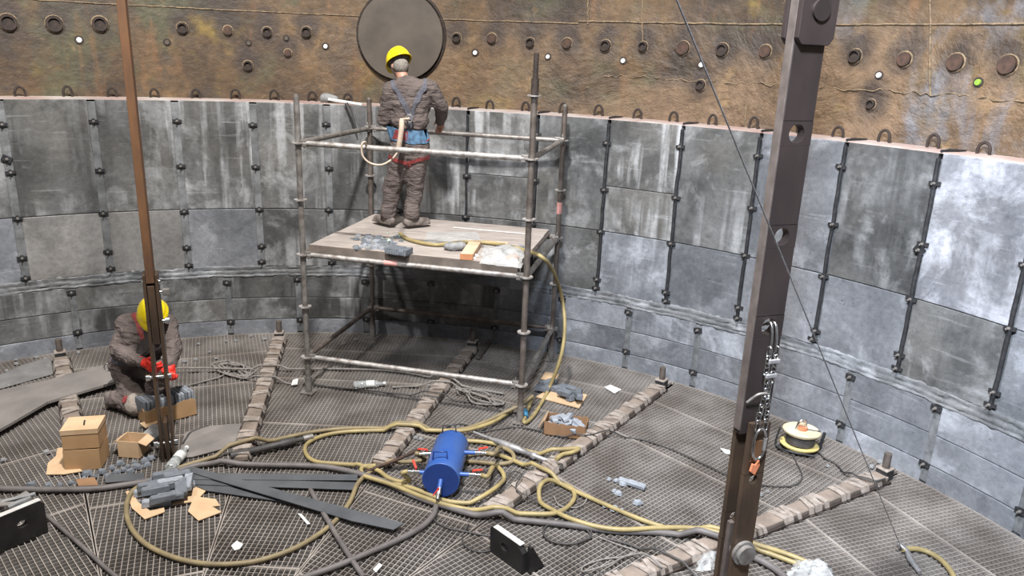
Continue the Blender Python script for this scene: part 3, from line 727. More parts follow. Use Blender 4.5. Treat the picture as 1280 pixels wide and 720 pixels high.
def hand(m, wr, d, thumb, s=1.0, curl=55, fat=1.0):
    d = V(d).normalized(); th = V(thumb); th = (th - d * th.dot(d)).normalized(); pn = d.cross(th)      # curl towards -pn
    wr = V(wr)
    for k in range(4):
        o = th * ((1.5 - k) * .0205 * s)
        kn = wr + d * ((.088 - .004 * abs(k - 1.2)) * s) + o
        m.cap(wr + o * .6, kn, .017 * s * fat, .0125 * s * fat, 8)
        L = (.043, .048, .045, .036)[k] * s; p = kn; a = rad(curl * .6)
        for q, f_ in enumerate((1, .68, .5)):
            dd = d * math.cos(a) - pn * math.sin(a); e = p + dd * (L * f_); m.cap(p, e, (.0100, .0092, .0085)[q] * s * fat, (.0092, .0085, .0075)[q] * s * fat, 8); p = e; a += rad(curl)
    b = wr + d * .028 * s + th * .026 * s; t1 = b + (d * .6 + th * .75 - pn * .35).normalized() * .042 * s; t2 = t1 + (d * .9 + th * .1 - pn * .5).normalized() * .034 * s
    m.cap(b, t1, .014 * s * fat, .0115 * s * fat, 8); m.cap(t1, t2, .0112 * s * fat, .009 * s * fat, 8)
def shoe(m, ankle, d, up=Z, L=.29):
    d = V(d).normalized(); up = V(up); l = up.cross(d); a = V(ankle)
    h = a - up * .085
    m.cap(a, h + up * .045 - d * .02, .052, .046); m.cap(h + up * .04 - d * .055, h + up * .036 + d * .13, .042, .038); m.cap(h + up * .034 + d * .09 + l * .012, h + up * .030 + d * (L - .11), .040, .034)
    m.cap(h + up * .034 + d * .09 - l * .012, h + up * .030 + d * (L - .115), .040, .032)
    m.box(h + d * .07 + up * .012, (L - .02, .085, .024), d, l, up)
def ribbon(m, pts, wd, nrmc, th=.004):       # strap lying around a body: pts on the surface, nrmc = body axis point for every pt
    pts = [V(p) for p in pts]; n = len(pts); A = []
    for i, p in enumerate(pts):
        tg = (pts[min(i + 1, n - 1)] - pts[max(i - 1, 0)]).normalized(); nr = (p - V(nrmc[i] if isinstance(nrmc, list) else nrmc)); nr = (nr - tg * nr.dot(tg)).normalized(); s = tg.cross(nr)
        A += [p - s * wd / 2, p + s * wd / 2, p + s * wd / 2 + nr * th, p - s * wd / 2 + nr * th]
    m.add(A, [(4 * i + j, 4 * i + (j + 1) % 4, 4 * i + 4 + (j + 1) % 4, 4 * i + 4 + j) for i in range(n - 1) for j in range(4)] + [(0, 3, 2, 1), (4 * n - 4, 4 * n - 3, 4 * n - 2, 4 * n - 1)])
def wrap(o, target, off=.006):
    s = o.modifiers.new('fit', 'SHRINKWRAP'); s.target = target; s.wrap_method = 'NEAREST_SURFACEPOINT'; s.wrap_mode = 'OUTSIDE_SURFACE'; s.offset = off
    return o
# ---------------- worker standing on the deck, seen from behind
Y0 = fl(500, 285, 1.46).y + .03
def A(px, py, dy=0): return at(px, py, Y0 + dy)
m = MB()
hc_ = A(499, 81, .10); hup = V((-.22, .42, .88)); hf = V((-.5, .75, -.45))
head(m, hc_, hup, hf)
m.cap(A(506, 104, .04), hc_ - hup * .06, .062, .056)
m.cap(A(512, 120, .02), A(512, 185), .11, .11); m.cap(A(494, 112), A(534, 110), .05, .05)
jA = dict(ls=A(488, 113), le=A(481, 150, .03), lh=A(492, 150, .30), rs=A(538, 110), re=A(552, 133, .05), rh=A(551, 152, .30))
m.cap(jA['ls'], jA['le'], .042, .036); m.cap(jA['le'], jA['lh'], .036, .026); m.cap(jA['rs'], jA['re'], .042, .036); m.cap(jA['re'], jA['rh'], .036, .026)
dl = (jA['lh'] - jA['le']).normalized(); dr_ = (jA['rh'] - jA['re']).normalized()
hand(m, jA['lh'], dl, (1, .1, .4), 1.0, 40); hand(m, jA['rh'], dr_, (-1, 0, .5), 1.0, 40)
lk, la, rk, ra_ = A(491, 234, .03), A(485, 272, .0), A(519, 236, .05), A(514, 273, -.02)
la.z = 1.46 + .115; ra_.z = 1.46 + .115
for h_, kk, aa in ((A(502, 192), lk, la), (A(523, 192), rk, ra_)): m.cap(h_, kk, .075, .055); m.cap(kk, aa, .052, .04)
body = blob(m, 'person', 'skin', None, .009, 3, origin=(A(500, 285).x, Y0, 1.46))
tag(body, 'person in brown coverall and yellow helmet standing on the scaffold deck, back turned', 'person')
m = MB()
m.ell(A(513, 128, .02), .205, .145, .25, (1, 0, 0), (0, 1, 0)); m.cap(A(506, 150), A(520, 150), .135, .135); m.cap(A(504, 182), A(521, 182), .125, .125)
m.cap(A(492, 112, .01), A(534, 110, .01), .085, .085); m.cap(A(506, 103, .03), A(511, 118, .02), .075, .12)
m.cap(jA['ls'], jA['le'], .085, .072); m.cap(jA['le'], jA['lh'], .072, .055); m.cap(jA['rs'], jA['re'], .085, .07); m.cap(jA['re'], jA['rh'], .07, .055)
for h_, kk, aa in ((A(502, 192), lk, la), (A(522, 192), rk, ra_)):
    m.cap(h_, kk, .118, .093); m.cap(kk, aa + (kk - aa) * .12, .09, .072); m.cap(aa + (kk - aa) * .30, aa + (kk - aa) * .1, .082, .084)
cov = blob(m, 'coverall', 'coverall', body, .012, 8, (.045, .11))
m = MB()
for i in range(15):
    a = rad(-70 + 320 * i / 14)
    pass
m.ell(hc_ - hup * .02 - V(hf).normalized() * .028, .078, .079, .085, V(hf).normalized(), V(hup).normalized().cross(V(hf).normalized()), None); m.build('hair', 'hair_grey', body)
helmet(body, hc_ + hup * .045, hup + V((-.12, 0, 0)), hf)
for q, (aa, dd) in enumerate(((la, (-.75, .62, 0)), (ra_, (.72, .55, 0)))):
    m = MB(); shoe(m, aa, dd); s_ = blob(m, 'shoe', 'shoe', body, .008, 3)
# harness
bc = A(513, 130, .02)
m = MB(); mid = A(512, 148, -.17)
def cur(pts, n=8): return spline(pts, n)
ribbon(m, cur([A(492, 100, .08), A(492, 108, -.09), A(502, 128, -.17), mid]), .045, bc); ribbon(m, cur([A(532, 99, .08), A(531, 107, -.09), A(522, 128, -.17), mid]), .045, bc)
ribbon(m, cur([mid, A(512, 160, -.18), A(513, 178, -.17)]), .05, bc)
hs = m.build('harness', 'strap_dark', body); wrap(hs, cov, .008)
m = MB(); n = 40; wc = A(512, 170, 0)
m1 = [wc + V((math.cos(2 * PI * i / n) * .215, math.sin(2 * PI * i / n) * .165, .012 * math.sin(4 * PI * i / n))) for i in range(n + 1)]
ribbon(m, m1, .075, wc); hb = m.build('belt', 'strap_blue', hs); wrap(hb, cov, .010)
m = MB(); ribbon(m, [p + Z * .002 for p in m1], .028, wc); hb2 = m.build('belt_band', 'strap_red', hs); wrap(hb2, cov, .018)
for cx_, kx in ((503, 0), (523, 0)):
    c0 = A(cx_ - 2, 200); m = MB()
    ribbon(m, [c0 + V((math.cos(2 * PI * i / 24) * .12, math.sin(2 * PI * i / 24) * .12, .04 * math.cos(2 * PI * i / 24) * (-1 if cx_ < 510 else 1))) for i in range(25)], .04, c0)
    wrap(m.build('leg_strap', 'strap_red', hs), cov, .008)
m = MB(); m.tube([mid + V((-.03 + .0 * i, -.012, -.03)) if False else mid + V((math.cos(2 * PI * i / 16) * .03, -.014, math.sin(2 * PI * i / 16) * .034)) for i in range(17)], .006, 8); m.build('back_ring', 'galvanised', hs)
m = MB(); m.tube(spline([mid + V((0, -.02, 0)), A(503, 150, -.22), A(502, 160, -.25), A(500, 175, -.25), A(498, 187, -.24)], 6), [.012] * 6 + [.026] * 19, 10)
ly = m.build('lanyard', 'lanyard_tan', body)
gy = Y0 - (Y0 - at(480, 187, 4.1).y)
m = MB(); rl = at(455, 185, sp(SW * .38, 0).y - .03)
rp = lambda px, py, dy=0: at(px, py, sp(SW * .4, 0).y - .045 + dy)
m.tube(spline([A(498, 187, -.24), rp(497, 190, .5), rp(490, 199, .1), rp(477, 206), rp(463, 204), rp(454, 196), rp(452, 186), rp(453, 179), rp(457, 178, .04), rp(458, 186, .09)], 6), .0085, 8)
m.build('lanyard_rope', 'lanyard_tan', ly)

# ---------------- kneeling worker
def B(px, py, Y): return at(px, py, Y)
pelv = B(166, 455, 3.86); chest = B(182, 420, 3.70); rs_, ls_ = B(158, 404, 3.74), B(209, 405, 3.60)
re_, rh = B(149, 441, 3.60), B(181, 453, 3.30); le_, lh = B(216, 436, 3.44), B(213, 457, 3.25)
kf = fl(172, 505, .11); rft = fl(138, 498, .09); lkn = B(198, 462, 3.45); lft = fl(193, 502, .11)
hd = B(192, 394, 3.46); up_ = V((.08, -.55, .83)); hf2 = V((.25, -.65, -.72))
m = MB(); head(m, hd, up_, hf2); m.cap(B(186, 408, 3.62), hd, .06, .055)
m.cap(pelv, chest, .11, .12); m.cap(rs_, ls_, .05, .05)
for a_, b_, c_ in ((rs_, re_, rh), (ls_, le_, lh)): m.cap(a_, b_, .042, .036); m.cap(b_, c_, .036, .026)
hand(m, rh, rh - re_ + V((.02, -.02, -.12)), (.6, -.5, .6), .98, 55); hand(m, lh, lh - le_ + V((0, -.02, -.10)), (-.7, -.5, .4), .98, 55)
m.cap(pelv + V((-.09, 0, -.03)), kf, .08, .055); m.cap(kf, rft, .052, .04); m.cap(pelv + V((.09, 0, -.03)), lkn, .08, .055); m.cap(lkn, lft, .052, .04)
kn = blob(m, 'person', 'skin', None, .009, 3, origin=(kf.x, kf.y, 0))
tag(kn, 'person in brown coverall with red gloves and yellow helmet kneeling on the grating', 'person')
m = MB()
m.cap(pelv, chest, .165, .185); m.cap(chest + V((-.05, 0, 0)), chest + V((.06, -.03, .02)), .17, .16); m.cap(rs_, ls_, .095, .09); m.cap(B(184, 408, 3.66), chest, .09, .15); m.cap(pelv + V((-.07, 0, 0)), pelv + V((.07, 0, 0)), .15, .15)
for a_, b_, c_ in ((rs_, re_, rh), (ls_, le_, lh)): m.cap(a_, b_, .092, .08); m.cap(b_, c_ + (b_ - c_) * .08, .078, .056)
m.cap(pelv + V((-.09, 0, -.03)), kf, .125, .10); m.cap(kf, rft + (kf - rft) * .1, .098, .075); m.cap(pelv + V((.09, 0, -.03)), lkn, .125, .10); m.cap(lkn, lft + (lkn - lft) * .1, .095, .075)
cov2 = blob(m, 'coverall', 'coverall', kn, .012, 8, (.045, .11))
helmet(kn, hd + up_ * .045, up_, hf2)
m = MB(); m.ell(B(188, 424, 3.46), .115, .10, .17, (1, 0, 0), (0, 1, 0), None, 24, 16); wrap(m.build('dark_chest_patch', 'coverall_dark', kn), cov2, .006)  # dark patch fitted over the front of the chest
m = MB(); m.ell(hd - V(hf2).normalized() * .025 - up_ * .01, .075, .079, .08, V(hf2).normalized(), up_.normalized().cross(V(hf2).normalized())); m.build('hair', 'hair_grey', kn)
for wr, el, ex, th_ in ((rh, re_, V((.02, -.02, -.12)), (.6, -.5, .6)), (lh, le_, V((0, -.02, -.10)), (-.7, -.5, .4))):
    m = MB(); d_ = (wr - el + ex); hand(m, wr, d_, th_, 1.16, 55, 1.12); m.cap(wr - (wr - el).normalized() * .05, wr + d_.normalized() * .03, .048, .038)
    blob(m, 'glove', 'glove_red', kn, .0055, 2)
for aa, dd, uu in ((rft, (kf - rft) * -1 + V((0, 0, -.3)), (-.4, .3, .85)), (lft, (.35, -.9, 0), (0, 0, 1))):
    m = MB(); d_ = V(dd).normalized(); u_ = V(uu); u_ = (u_ - d_ * u_.dot(d_)).normalized(); shoe(m, aa if uu[2] == 1 else aa + V((0, 0, .02)), d_, u_); blob(m, 'shoe', 'shoe', kn, .008, 3)
m = MB(); m.ell(kf + V((.01, -.05, .04)), .085, .07, .10, (1, 0, 0), (0, 1, 0)); kp = m.build('knee_pad', 'coverall_pale', kn); wrap(kp, cov2, .012)
m = MB(); m.box(kf + V((-.09, -.05, .07)), (.05, .04, .05), jit=.004); bp = bevel(m.build('knee_patch', 'strap_red', kn), .006); wrap(bp, cov2, .016)
m = MB(); ribbon(m, cur([B(170, 396, 3.82), B(171, 400, 3.62), B(174, 416, 3.50), B(177, 432, 3.48)]), .04, chest); ribbon(m, cur([B(202, 398, 3.74), B(203, 402, 3.55), B(200, 418, 3.46), B(196, 434, 3.46)]), .04, chest)
h2 = m.build('harness', 'strap_red', kn); wrap(h2, cov2, .008)
m = MB(); c0 = B(172, 447, 3.8); ribbon(m, [c0 + V((math.cos(2 * PI * i / 30) * .2, math.sin(2 * PI * i / 30) * .2, 0)) for i in range(31)], .045, c0); wrap(m.build('belt', 'strap_dark', h2), cov2, .008)
m = MB(); m.tube([B(134, 459, 3.8) + V((math.cos(2 * PI * i / 14) * .028, 0, math.sin(2 * PI * i / 14) * .035)) for i in range(15)], .006, 6, False); m.build('side_ring', 'galvanised', h2)

# ================================================================== BLUE TANK
tk0 = fl(551, 600, .155); tk1 = fl(566, 553, .155); ax = (tk1 - tk0).normalized(); tl = (tk1 - tk0).length; sd = ax.cross(Z); TR = .137
tank = empty('air_tank', ((tk0 + tk1) / 2).xy.to_3d(), 'blue cylindrical air tank with red-handled valves lying on the grating', 'tank')
m = MB(); m.tube([tk0, tk0 + ax * .004, tk1 - ax * .05, tk1 - ax * .02, tk1], [TR, TR, TR, TR * .9, TR * .6], 36); m.build('barrel', 'tank_blue', tank)
m = MB(); m.cyl(tk0 - ax * .006, tk0 + ax * .002, TR * .985, seg=36); m.build('end_plate', 'tank_end', tank)
m = MB(); m.tube([tk0 + (sd * math.cos(2 * PI * i / 36) + Z * math.sin(2 * PI * i / 36)) * (TR - .001) for i in range(37)], .005, 6); m.build('end_weld', 'tank_blue', tank)
for q in (.14, .88):
    c = tk0 + ax * (tl * q) + Z * TR; m = MB()
    m.tube([c - sd * .075 - Z * .035, c - sd * .07 + Z * .045, c + sd * .03 + Z * .055, c + sd * .035 - Z * .01], .007, 8); m.build('handle', 'cable_black' if q > .5 else 'tank_end', tank)
def valve(base, d, lever, pipe=.10):
    d = V(d).normalized(); b = V(base); m = MB(); m.cyl(b, b + d * pipe, .017, seg=12); p = m.build('pipe', 'tank_blue', tank)
    m = MB(); m.cyl(b + d * pipe, b + d * (pipe + .05), .020, seg=6); m.cyl(b + d * (pipe + .05), b + d * (pipe + .09), .014, seg=10); v_ = bevel(m.build('valve', 'bright_steel', tank), .002)
    l_ = V(lever).normalized(); o = b + d * (pipe + .03); m = MB(); m.cyl(o, o + Z * .035, .006, seg=8); m.box(o + Z * .037 + l_ * .035, (.075, .02, .007), l_, Z.cross(l_), Z); bevel(m.build('valve_handle', 'red_plastic', v_), .002)
    return b + d * (pipe + .09)
vR1 = valve(tk0 + ax * (tl * .62) + sd * .12 + Z * .04, sd + Z * .05, sd + ax * .5, .09)
vR0 = valve(tk0 + ax * (tl * .12) + sd * .12 + Z * .02, sd + Z * .02, sd + ax * .3, .08)
vL0 = valve(tk0 + ax * (tl * .12) - sd * .12 + Z * .01, -sd, ax - sd * .6 + Z * .5, .05)
vL1 = valve(tk0 + ax * (tl * .62) - sd * .12 + Z * .01, -sd - ax * .2, -sd, .02)
vF = valve(tk0 + Z * .0, -ax - Z * .55, -ax * .2 + Z * -.6 - sd * .4, .07)

# ================================================================== HOSES, CABLES, ROPES
def hose(name, pts, r, mat, label, cat='hose', group=None, z=None, seg=10, ns=7, wob=0):
    P3 = []
    for q in pts:
        if isinstance(q, V): P3.append(q); continue
        zz_ = q[2] if len(q) > 2 else (z if z is not None else r + .003)
        p = fl(q[0], q[1], zz_)
        if wob: p += V((random.uniform(-wob, wob), random.uniform(-wob, wob), 0))
        P3.append(p)
    S3 = spline(P3, ns)
    for p in S3:                                  # lie over the wrapped beams, not through them
        for ba_, rr0 in zip(BA, (3.45, 2.80, 2.82, 2.62, 2.2)):
            s_ = p.x * math.cos(rad(ba_)) + p.y * math.sin(rad(ba_)); t_ = abs(-p.x * math.sin(rad(ba_)) + p.y * math.cos(rad(ba_)))
            if rr0 - .12 < s_ < 5.5 and t_ < .22: p.z = max(p.z, (.066 + r) * min(1, (.22 - t_) / .12, (s_ - rr0 + .12) / .12))
    m = MB(); m.tube(S3, r, seg); return tag(m.build(name, mat), label, cat, group)
HY = .0175
dkz = 1.46
hose('air_hose', [(500, 292, dkz + .03), (508, 298, dkz + .02), (520, 302, dkz + .02), (535, 305, dkz + .02), (550, 306, dkz + .02), (575, 303, dkz + .02), (605, 303, dkz + .02), (632, 307, dkz + .025), (660, 314, dkz + .04), (678, 322, dkz + .05),
                  (692, 340, 1.30), at(702, 370, 4.45), at(706, 410, 4.35), at(700, 450, 4.25), (686, 486, .05), (672, 512, HY), (662, 525, HY), (655, 528, HY + .01), (657, 518, .03), (662, 505, .08), (666, 496, .13)],
     HY, 'hose_yellow', 'yellow hose running across the scaffold deck and down its right side to the grating')
hose('air_hose', [(666, 495, .16), (650, 506, .12), (630, 516, .06), (605, 528, HY), (580, 536, HY), (550, 538, HY), (500, 536), (450, 535), (405, 538), (370, 544), (320, 556), (275, 569), (235, 581), (210, 590), (185, 602), (165, 615), (158, 635), (163, 658), (182, 680), (215, 696), (250, 704), (290, 705), (330, 699), (375, 682), (415, 655), (437, 628), (447, 605), (462, 590, .04), (475, 583, .05), (500, 578, .05), (530, 575, .05), vL1 + V((-.02, 0, 0)), vL1],
     HY, 'hose_yellow_dirty', 'dirty yellow hose making the big loop round the dark strips at lower left')
hose('air_hose', [(640, 513, .03), (615, 528, HY + .03), (580, 538, HY + .03), (540, 538, HY + .02), (480, 538), (430, 540), (400, 546), (383, 556), (383, 568), (395, 577), (425, 580), (450, 582, .03), (472, 588, .05), (485, 597, .045), (500, 602, .04), (512, 600, .07), vL0 + V((-.04, 0, -.02)), vL0],
     HY, 'hose_yellow', 'yellow hose with a tight bend left of the blue tank ending at its left valve')
hose('air_hose', [vR0, vR0 + sd * .05, (618, 582, .06), (629, 592, .04), (628, 606), (615, 620), (595, 628), (570, 628), (550, 624, .02), (520, 612, .03), (490, 603, .02), (465, 597, .03), (452, 590, .03), (455, 583, .04), (470, 582, .05)],
     HY, 'hose_yellow', 'yellow hose looping from the lower right valve of the blue tank under its front end')
hose('air_hose', [vR1, vR1 + sd * .06, (625, 559, .06), (640, 566, .04), (641, 576, .03), (625, 580), (600, 578), (582, 577), (570, 578)], HY, 'hose_yellow_dirty', 'brownish hose curling from the upper right valve of the blue tank back behind it')
hose('air_hose', [(570, 571, .03), (600, 567), (620, 568, .02), (645, 577, .03), (680, 594, .03), (715, 612), (755, 630), (795, 647), (830, 659), (870, 668, .03), (910, 677, .03), (950, 688, .02), (1000, 706)], HY, 'hose_yellow', 'long yellow hose running from behind the blue tank straight towards the big hanger bar')
hose('air_hose', [(455, 595, .06), (490, 606, .045), (530, 622, .04), (565, 633, .04), (610, 640, .04), (650, 642, .035), (690, 642, .035), (708, 635), (718, 622), (714, 610, .02), (700, 605), (684, 607), (674, 616), (676, 628), (690, 637, .03), (712, 648, .05), (745, 658, .045), (780, 662, .045), (820, 660, .05), (865, 660, .05), (905, 668, .05), (950, 682, .05), (985, 693, .03), (1015, 705)],
     HY, 'hose_yellow', 'yellow hose with the small round loop between the blue tank and the big hanger bar')
hose('air_hose', [(578, 551, .03), (600, 552), (625, 556), (655, 563), (690, 570), (722, 569), (715, 572, .035), (703, 574, .04), (695, 580, .04)], HY, 'hose_yellow', 'short yellow hose doubling back beside the grey lance')
hose('air_hose', [(1128, 687, .03), (1145, 686, .03), (1160, 690), (1175, 699), (1187, 712), (1194, 726), (1198, 745)], .018, 'hose_yellow', 'yellow hose curving out of the picture at lower right')
hose('cable', [(-40, 610), (0, 611), (60, 612), (115, 611), (150, 607), (190, 600), (225, 588, .02), (260, 580, .02), (330, 581, .03), (400, 583, .03), (440, 590, .03), (480, 602, .03), (520, 621, .02), (560, 634), (600, 645), (650, 650), (710, 656), (770, 664, .02), (830, 666, .02), (870, 673, .02), (905, 684, .02), (945, 698), (975, 716), (995, 740)],
     .023, 'hose_grey', 'thick grey-brown hose running right across the floor in front of the blue tank')
hose('cable', [(545, 633, .03), (541, 645), (525, 660), (495, 676), (460, 691), (425, 706), (380, 722), (340, 738)], .021, 'hose_grey', 'grey hose bending from under the blue tank down to the bottom edge')
hose('steel_pipe', [(388, 612, .03), (400, 634, .03), (420, 668, .028), (440, 700, .02), (455, 722, .02)], .018, 'hose_grey', 'straight brownish pipe lying under the dark strips at bottom centre', 'pipe')
hose('cable', [(58, 644), (80, 663), (105, 685), (130, 708), (150, 725)], .014, 'hose_grey', 'thin brown cable at lower left beside the standing black bracket', 'cable')
hose('rope', [(222, 460, .06), (260, 460, .05), (300, 461, .04), (360, 461, .03), (420, 461, .02), (480, 463, .02), (520, 468, .02), (560, 478, .02), (600, 487, .02), (630, 492, .02)], .010, 'rope_grey', 'long pale rope stretched from the kneeling worker past the scaffold foot', 'rope')
hose('rope', [(218, 486, .03), (250, 478), (275, 471), (292, 462), (303, 468), (312, 476), (340, 478), (370, 480)], .009, 'rope_grey', 'slack pale rope crossing the tangle behind the first wrapped beam', 'rope')
tg_ = []
for i in range(60):
    t = i / 59 * 2 * PI * 3.2; tg_.append((293 + 20 * math.cos(t) * (1 - .3 * math.sin(t * .7)) + 3 * math.sin(5 * t), 462 + 9 * math.sin(t + .5) * (1 - .2 * math.cos(t * 1.3)), .012 + .02 * (i % 5) / 5))
hose('rope', tg_, .009, 'rope_grey', 'tangled pale rope heap between the kneeling worker and the scaffold', 'rope', ns=3)
hose('rope', [(262, 532), (240, 540), (233, 548), (228, 556)], .010, 'cable_black', 'short dark cable along the edge of the dusty mat', 'cable')
tg_ = []
for i in range(50):
    t = i / 49 * 2 * PI * 2.6; tg_.append((600 + 26 * math.cos(t) + 6 * math.sin(3 * t), 496 + 10 * math.sin(t * 1.1 + .5), .012 + .012 * (i % 4)))
hose('rope', [(490, 484), (520, 483), (550, 484), (575, 487)] + tg_, .009, 'rope_grey', 'tangled grey rope lying under the front of the scaffold', 'rope', ns=3)
hose('rope', [(430, 486), (470, 489), (520, 495), (560, 500), (590, 503)], .006, 'cable_black', 'thin dark cable in front of the clear bottle under the scaffold', 'cable')
hose('cable', [(555, 541, .02), (560, 533), (575, 530), (588, 533), (600, 540), (625, 536), (650, 534), (680, 540), (710, 548), (735, 552), (760, 546), (800, 549), (840, 562), (880, 580), (915, 596), (950, 606), (985, 608), (1000, 602), (1002, 592), (994, 575), (988, 560, .03)], .006, 'cable_black', 'thin dark cable trailing over the grating to the cream cable reel', 'cable')
hose('cable', [(1018, 558, .03), (1030, 572), (1045, 580), (1060, 597), (1075, 606), (1092, 610), (1105, 607)], .007, 'cable_black', 'thin dark cable from the reel to the end of the nearest beam', 'cable')
hose('wire_loop', [(541, 640), (545, 652), (560, 660), (585, 665), (605, 669), (622, 671)], .006, 'cable_black', 'thin dark wire between the blue tank and the tilted black bracket', 'cable')
hose('wire_loop', [(586, 655), (578, 670), (582, 683), (600, 690), (618, 686), (630, 678)], .005, 'cable_black', 'thin wire arc left of the tilted black bracket at bottom centre', 'cable')
hose('wire_loop', [(690, 645), (700, 642, .03), (712, 642, .03)] + [(709 + 30 * math.cos(t), 665 + 15 * math.sin(t), .012 + .004 * (i % 3)) for i, t in enumerate([.2 + q * .45 for q in range(22)])], .0065, 'cable_black', 'dark cable coiled beneath the thick hose left of the big hanger bar', 'cable', ns=4)
hose('wire_loop', [(826, 720), (810, 705), (790, 698), (760, 698), (735, 705), (727, 711), (733, 716), (760, 712), (778, 700), (795, 690), (770, 680), (750, 672)], .006, 'rope_grey', 'thin grey wire loop left of the foot of the big hanger bar', 'cable')
hose('wire_loop', [(755, 672), (790, 682), (815, 694), (840, 706), (870, 722)], .0075, 'cable_black', 'dark cable slanting to the foot of the big hanger bar', 'cable')
hose('wire_loop', [(618, 610), (640, 590, .05), (652, 594, .09), (645, 608, .09), (655, 625, .02), (690, 632)], .005, 'cable_black', 'thin dark wire over the wrapped beam right of the blue tank', 'cable')
hose('wire_loop', [(692, 620), (700, 632), (722, 634), (733, 625), (728, 615)], .005, 'rope_grey', 'thin grey wire ring inside the small yellow hose loop', 'cable')
# wire rope hanging in front of the big hanger
b0 = fl(1127, 686, .03); t0 = at(846, 0, CY + 2.35); up0 = t0 + (t0 - b0) * .35
m = MB(); m.tube([up0, t0, b0], .0030, 8); wr_ = tag(m.build('wire_rope', 'wire'), 'thin steel wire rope slanting down in front of the big hanger bar', 'wire rope')
m = MB(); m.tube([b0 + V((-.02, .02, .03)), b0 + V((.03, -.02, -.005)), fl(1138, 700, .02), fl(1150, 716, .02)], [.012, .02, .02, .014], 10)
tag(m.build('hose_coupling', 'lance_grey'), 'grey hose coupling at the lower end of the slanting wire rope', 'coupling')

# needle gun and grey lance
m = MB(); a_ = fl(288, 570, .045); b_ = fl(385, 547, .045); d_ = b_ - a_
m.tube([a_, a_ + d_ * .18, a_ + d_ * .2, a_ + d_ * .62, a_ + d_ * .66, a_ + d_ * .80, a_ + d_ * .84, b_], [.032, .034, .028, .028, .036, .034, .022, .022], 14)
gun = tag(m.build('pneumatic_tool', 'cable_black'), 'dark pneumatic tool with a metal tip beside the yellow hose left of centre', 'tool')
m = MB(); m.cyl(b_ - d_.normalized() * .04, b_ + d_.normalized() * .04, .027, seg=12); bevel(m.build('tool_tip', 'galvanised', gun), .003)
m = MB(); a_ = fl(592, 540, .05); b_ = fl(694, 580, .05); d_ = b_ - a_; pp = []; rr_ = []
for t_, r_ in ((0, .012), (.2, .014), (.25, .013), (.28, .022), (.42, .030), (.58, .032), (.6, .024), (.72, .022), (.73, .030), (.77, .030), (.78, .020), (.95, .020), (1, .015)): pp.append(a_ + d_ * t_); rr_.append(r_)
m.tube(pp, rr_, 14); ln = tag(m.build('lance', 'lance_grey'), 'long grey metal lance lying behind the blue tank', 'tool')
m = MB(); m.cyl(b_ + V((0, 0, -.02)), b_ + d_.normalized() * .06 + V((0, 0, .0)), .026, seg=8); bevel(m.build('lance_valve', 'bright_steel', ln), .004)
m = MB(); a_ = fl(493, 576, .09); b_ = vL1 + ax * .02 + Z * .03; m.tube([fl(455, 590, .05), a_, b_], [.012, .014, .016], 10); tag(m.build('hose_tail', 'rust'), 'brown metal tube leading into the left side of the blue tank', 'pipe')

# ================================================================== SHEETS, STRIPS, BRACKETS
def poly(name, pts, z, th, mat, label, cat, group=None, wave=0, bev=.001, edge=None):
    P3 = [fl(x, y, z) for x, y in pts]; m = MB(); n = len(P3)
    if wave: P3 = [p + Z * random.uniform(0, wave) for p in P3]
    m.add(P3 + [p + Z * th for p in P3], [tuple(range(n))[::-1], tuple(range(n, 2 * n))] + [(i, (i + 1) % n, n + (i + 1) % n, n + i) for i in range(n)])
    import mathutils
    o = m.build(name, mat); bevel(o, bev, 1) if bev else 0
    return tag(o, label, cat, group)
strips = [([(228, 588), (240, 584), (505, 655), (492, 663), (440, 652)], .04, 'long dark rubber strip pointing towards the bottom centre, topmost of the strips'),
          ([(238, 590), (250, 592), (447, 594), (447, 601), (240, 600)], .030, 'dark rubber strip lying farthest back, ending by the yellow loop'),
          ([(236, 598), (447, 604), (446, 613), (238, 606)], .022, 'dark rubber strip at the front of the parallel pair'),
          ([(240, 606), (260, 604), (400, 626), (395, 634), (258, 614)], .012, 'short dark rubber strip underneath the others'),
          ([(130, 594), (180, 592), (181, 600), (132, 604)], .012, 'short dark strip between the cardboard boxes and the stone heap')]
for pts, z, lb in strips: poly('rubber_strip', pts, z, .008, 'rubber_strip', lb, 'strip', 'dark strips left of centre')
poly('floor_board', [(-30, 497), (60, 478), (140, 456), (150, 478), (60, 505), (0, 540), (-40, 552)], .05, .025, 'mat_grey', 'wide dusty grey-brown board on the grating at the left edge', 'board')
poly('dust_sheet', [(-20, 478), (30, 456), (60, 448), (70, 458), (66, 468), (30, 478), (-20, 492)], .003, .006, 'mat_pale', 'pale dusty sheet along the wall at far left', 'mat')
poly('rubber_mat', [(232, 541), (262, 533), (306, 530), (300, 556), (240, 572), (222, 573)], .008, .008, 'mat_grey', 'dusty brown rubber mat beside the first wrapped beam', 'mat')
# under-deck dust cloth near tank: light triangle piece
poly('paper_scrap', [(755, 484), (763, 481), (777, 487), (768, 492)], .004, .003, 'paper', 'white paper scrap on the grating right of the scaffold', 'paper')
poly('paper_scrap', [(289, 683), (296, 677), (304, 681), (300, 687), (293, 689)], .004, .008, 'paper', 'crumpled white paper scrap at lower left inside the big hose loop', 'paper')
poly('paper_scrap', [(372, 642), (377, 643), (388, 655), (384, 656)], .004, .004, 'paper', 'thin pale stick-like scrap below the dark strips', 'scrap')
poly('paper_scrap', [(900, 560), (912, 563), (916, 569), (906, 567)], .004, .003, 'paper', 'small white scrap just left of the big hanger bar', 'paper')
poly('paper_scrap', [(366, 476), (373, 474), (372, 481), (364, 482)], .02, .01, 'paper', 'small white block at the end of the slack rope', 'scrap')
poly('wooden_stick', [(466, 712), (474, 704), (478, 707), (470, 716)], .004, .004, 'paper', 'short pale stick at the bottom edge', 'stick')
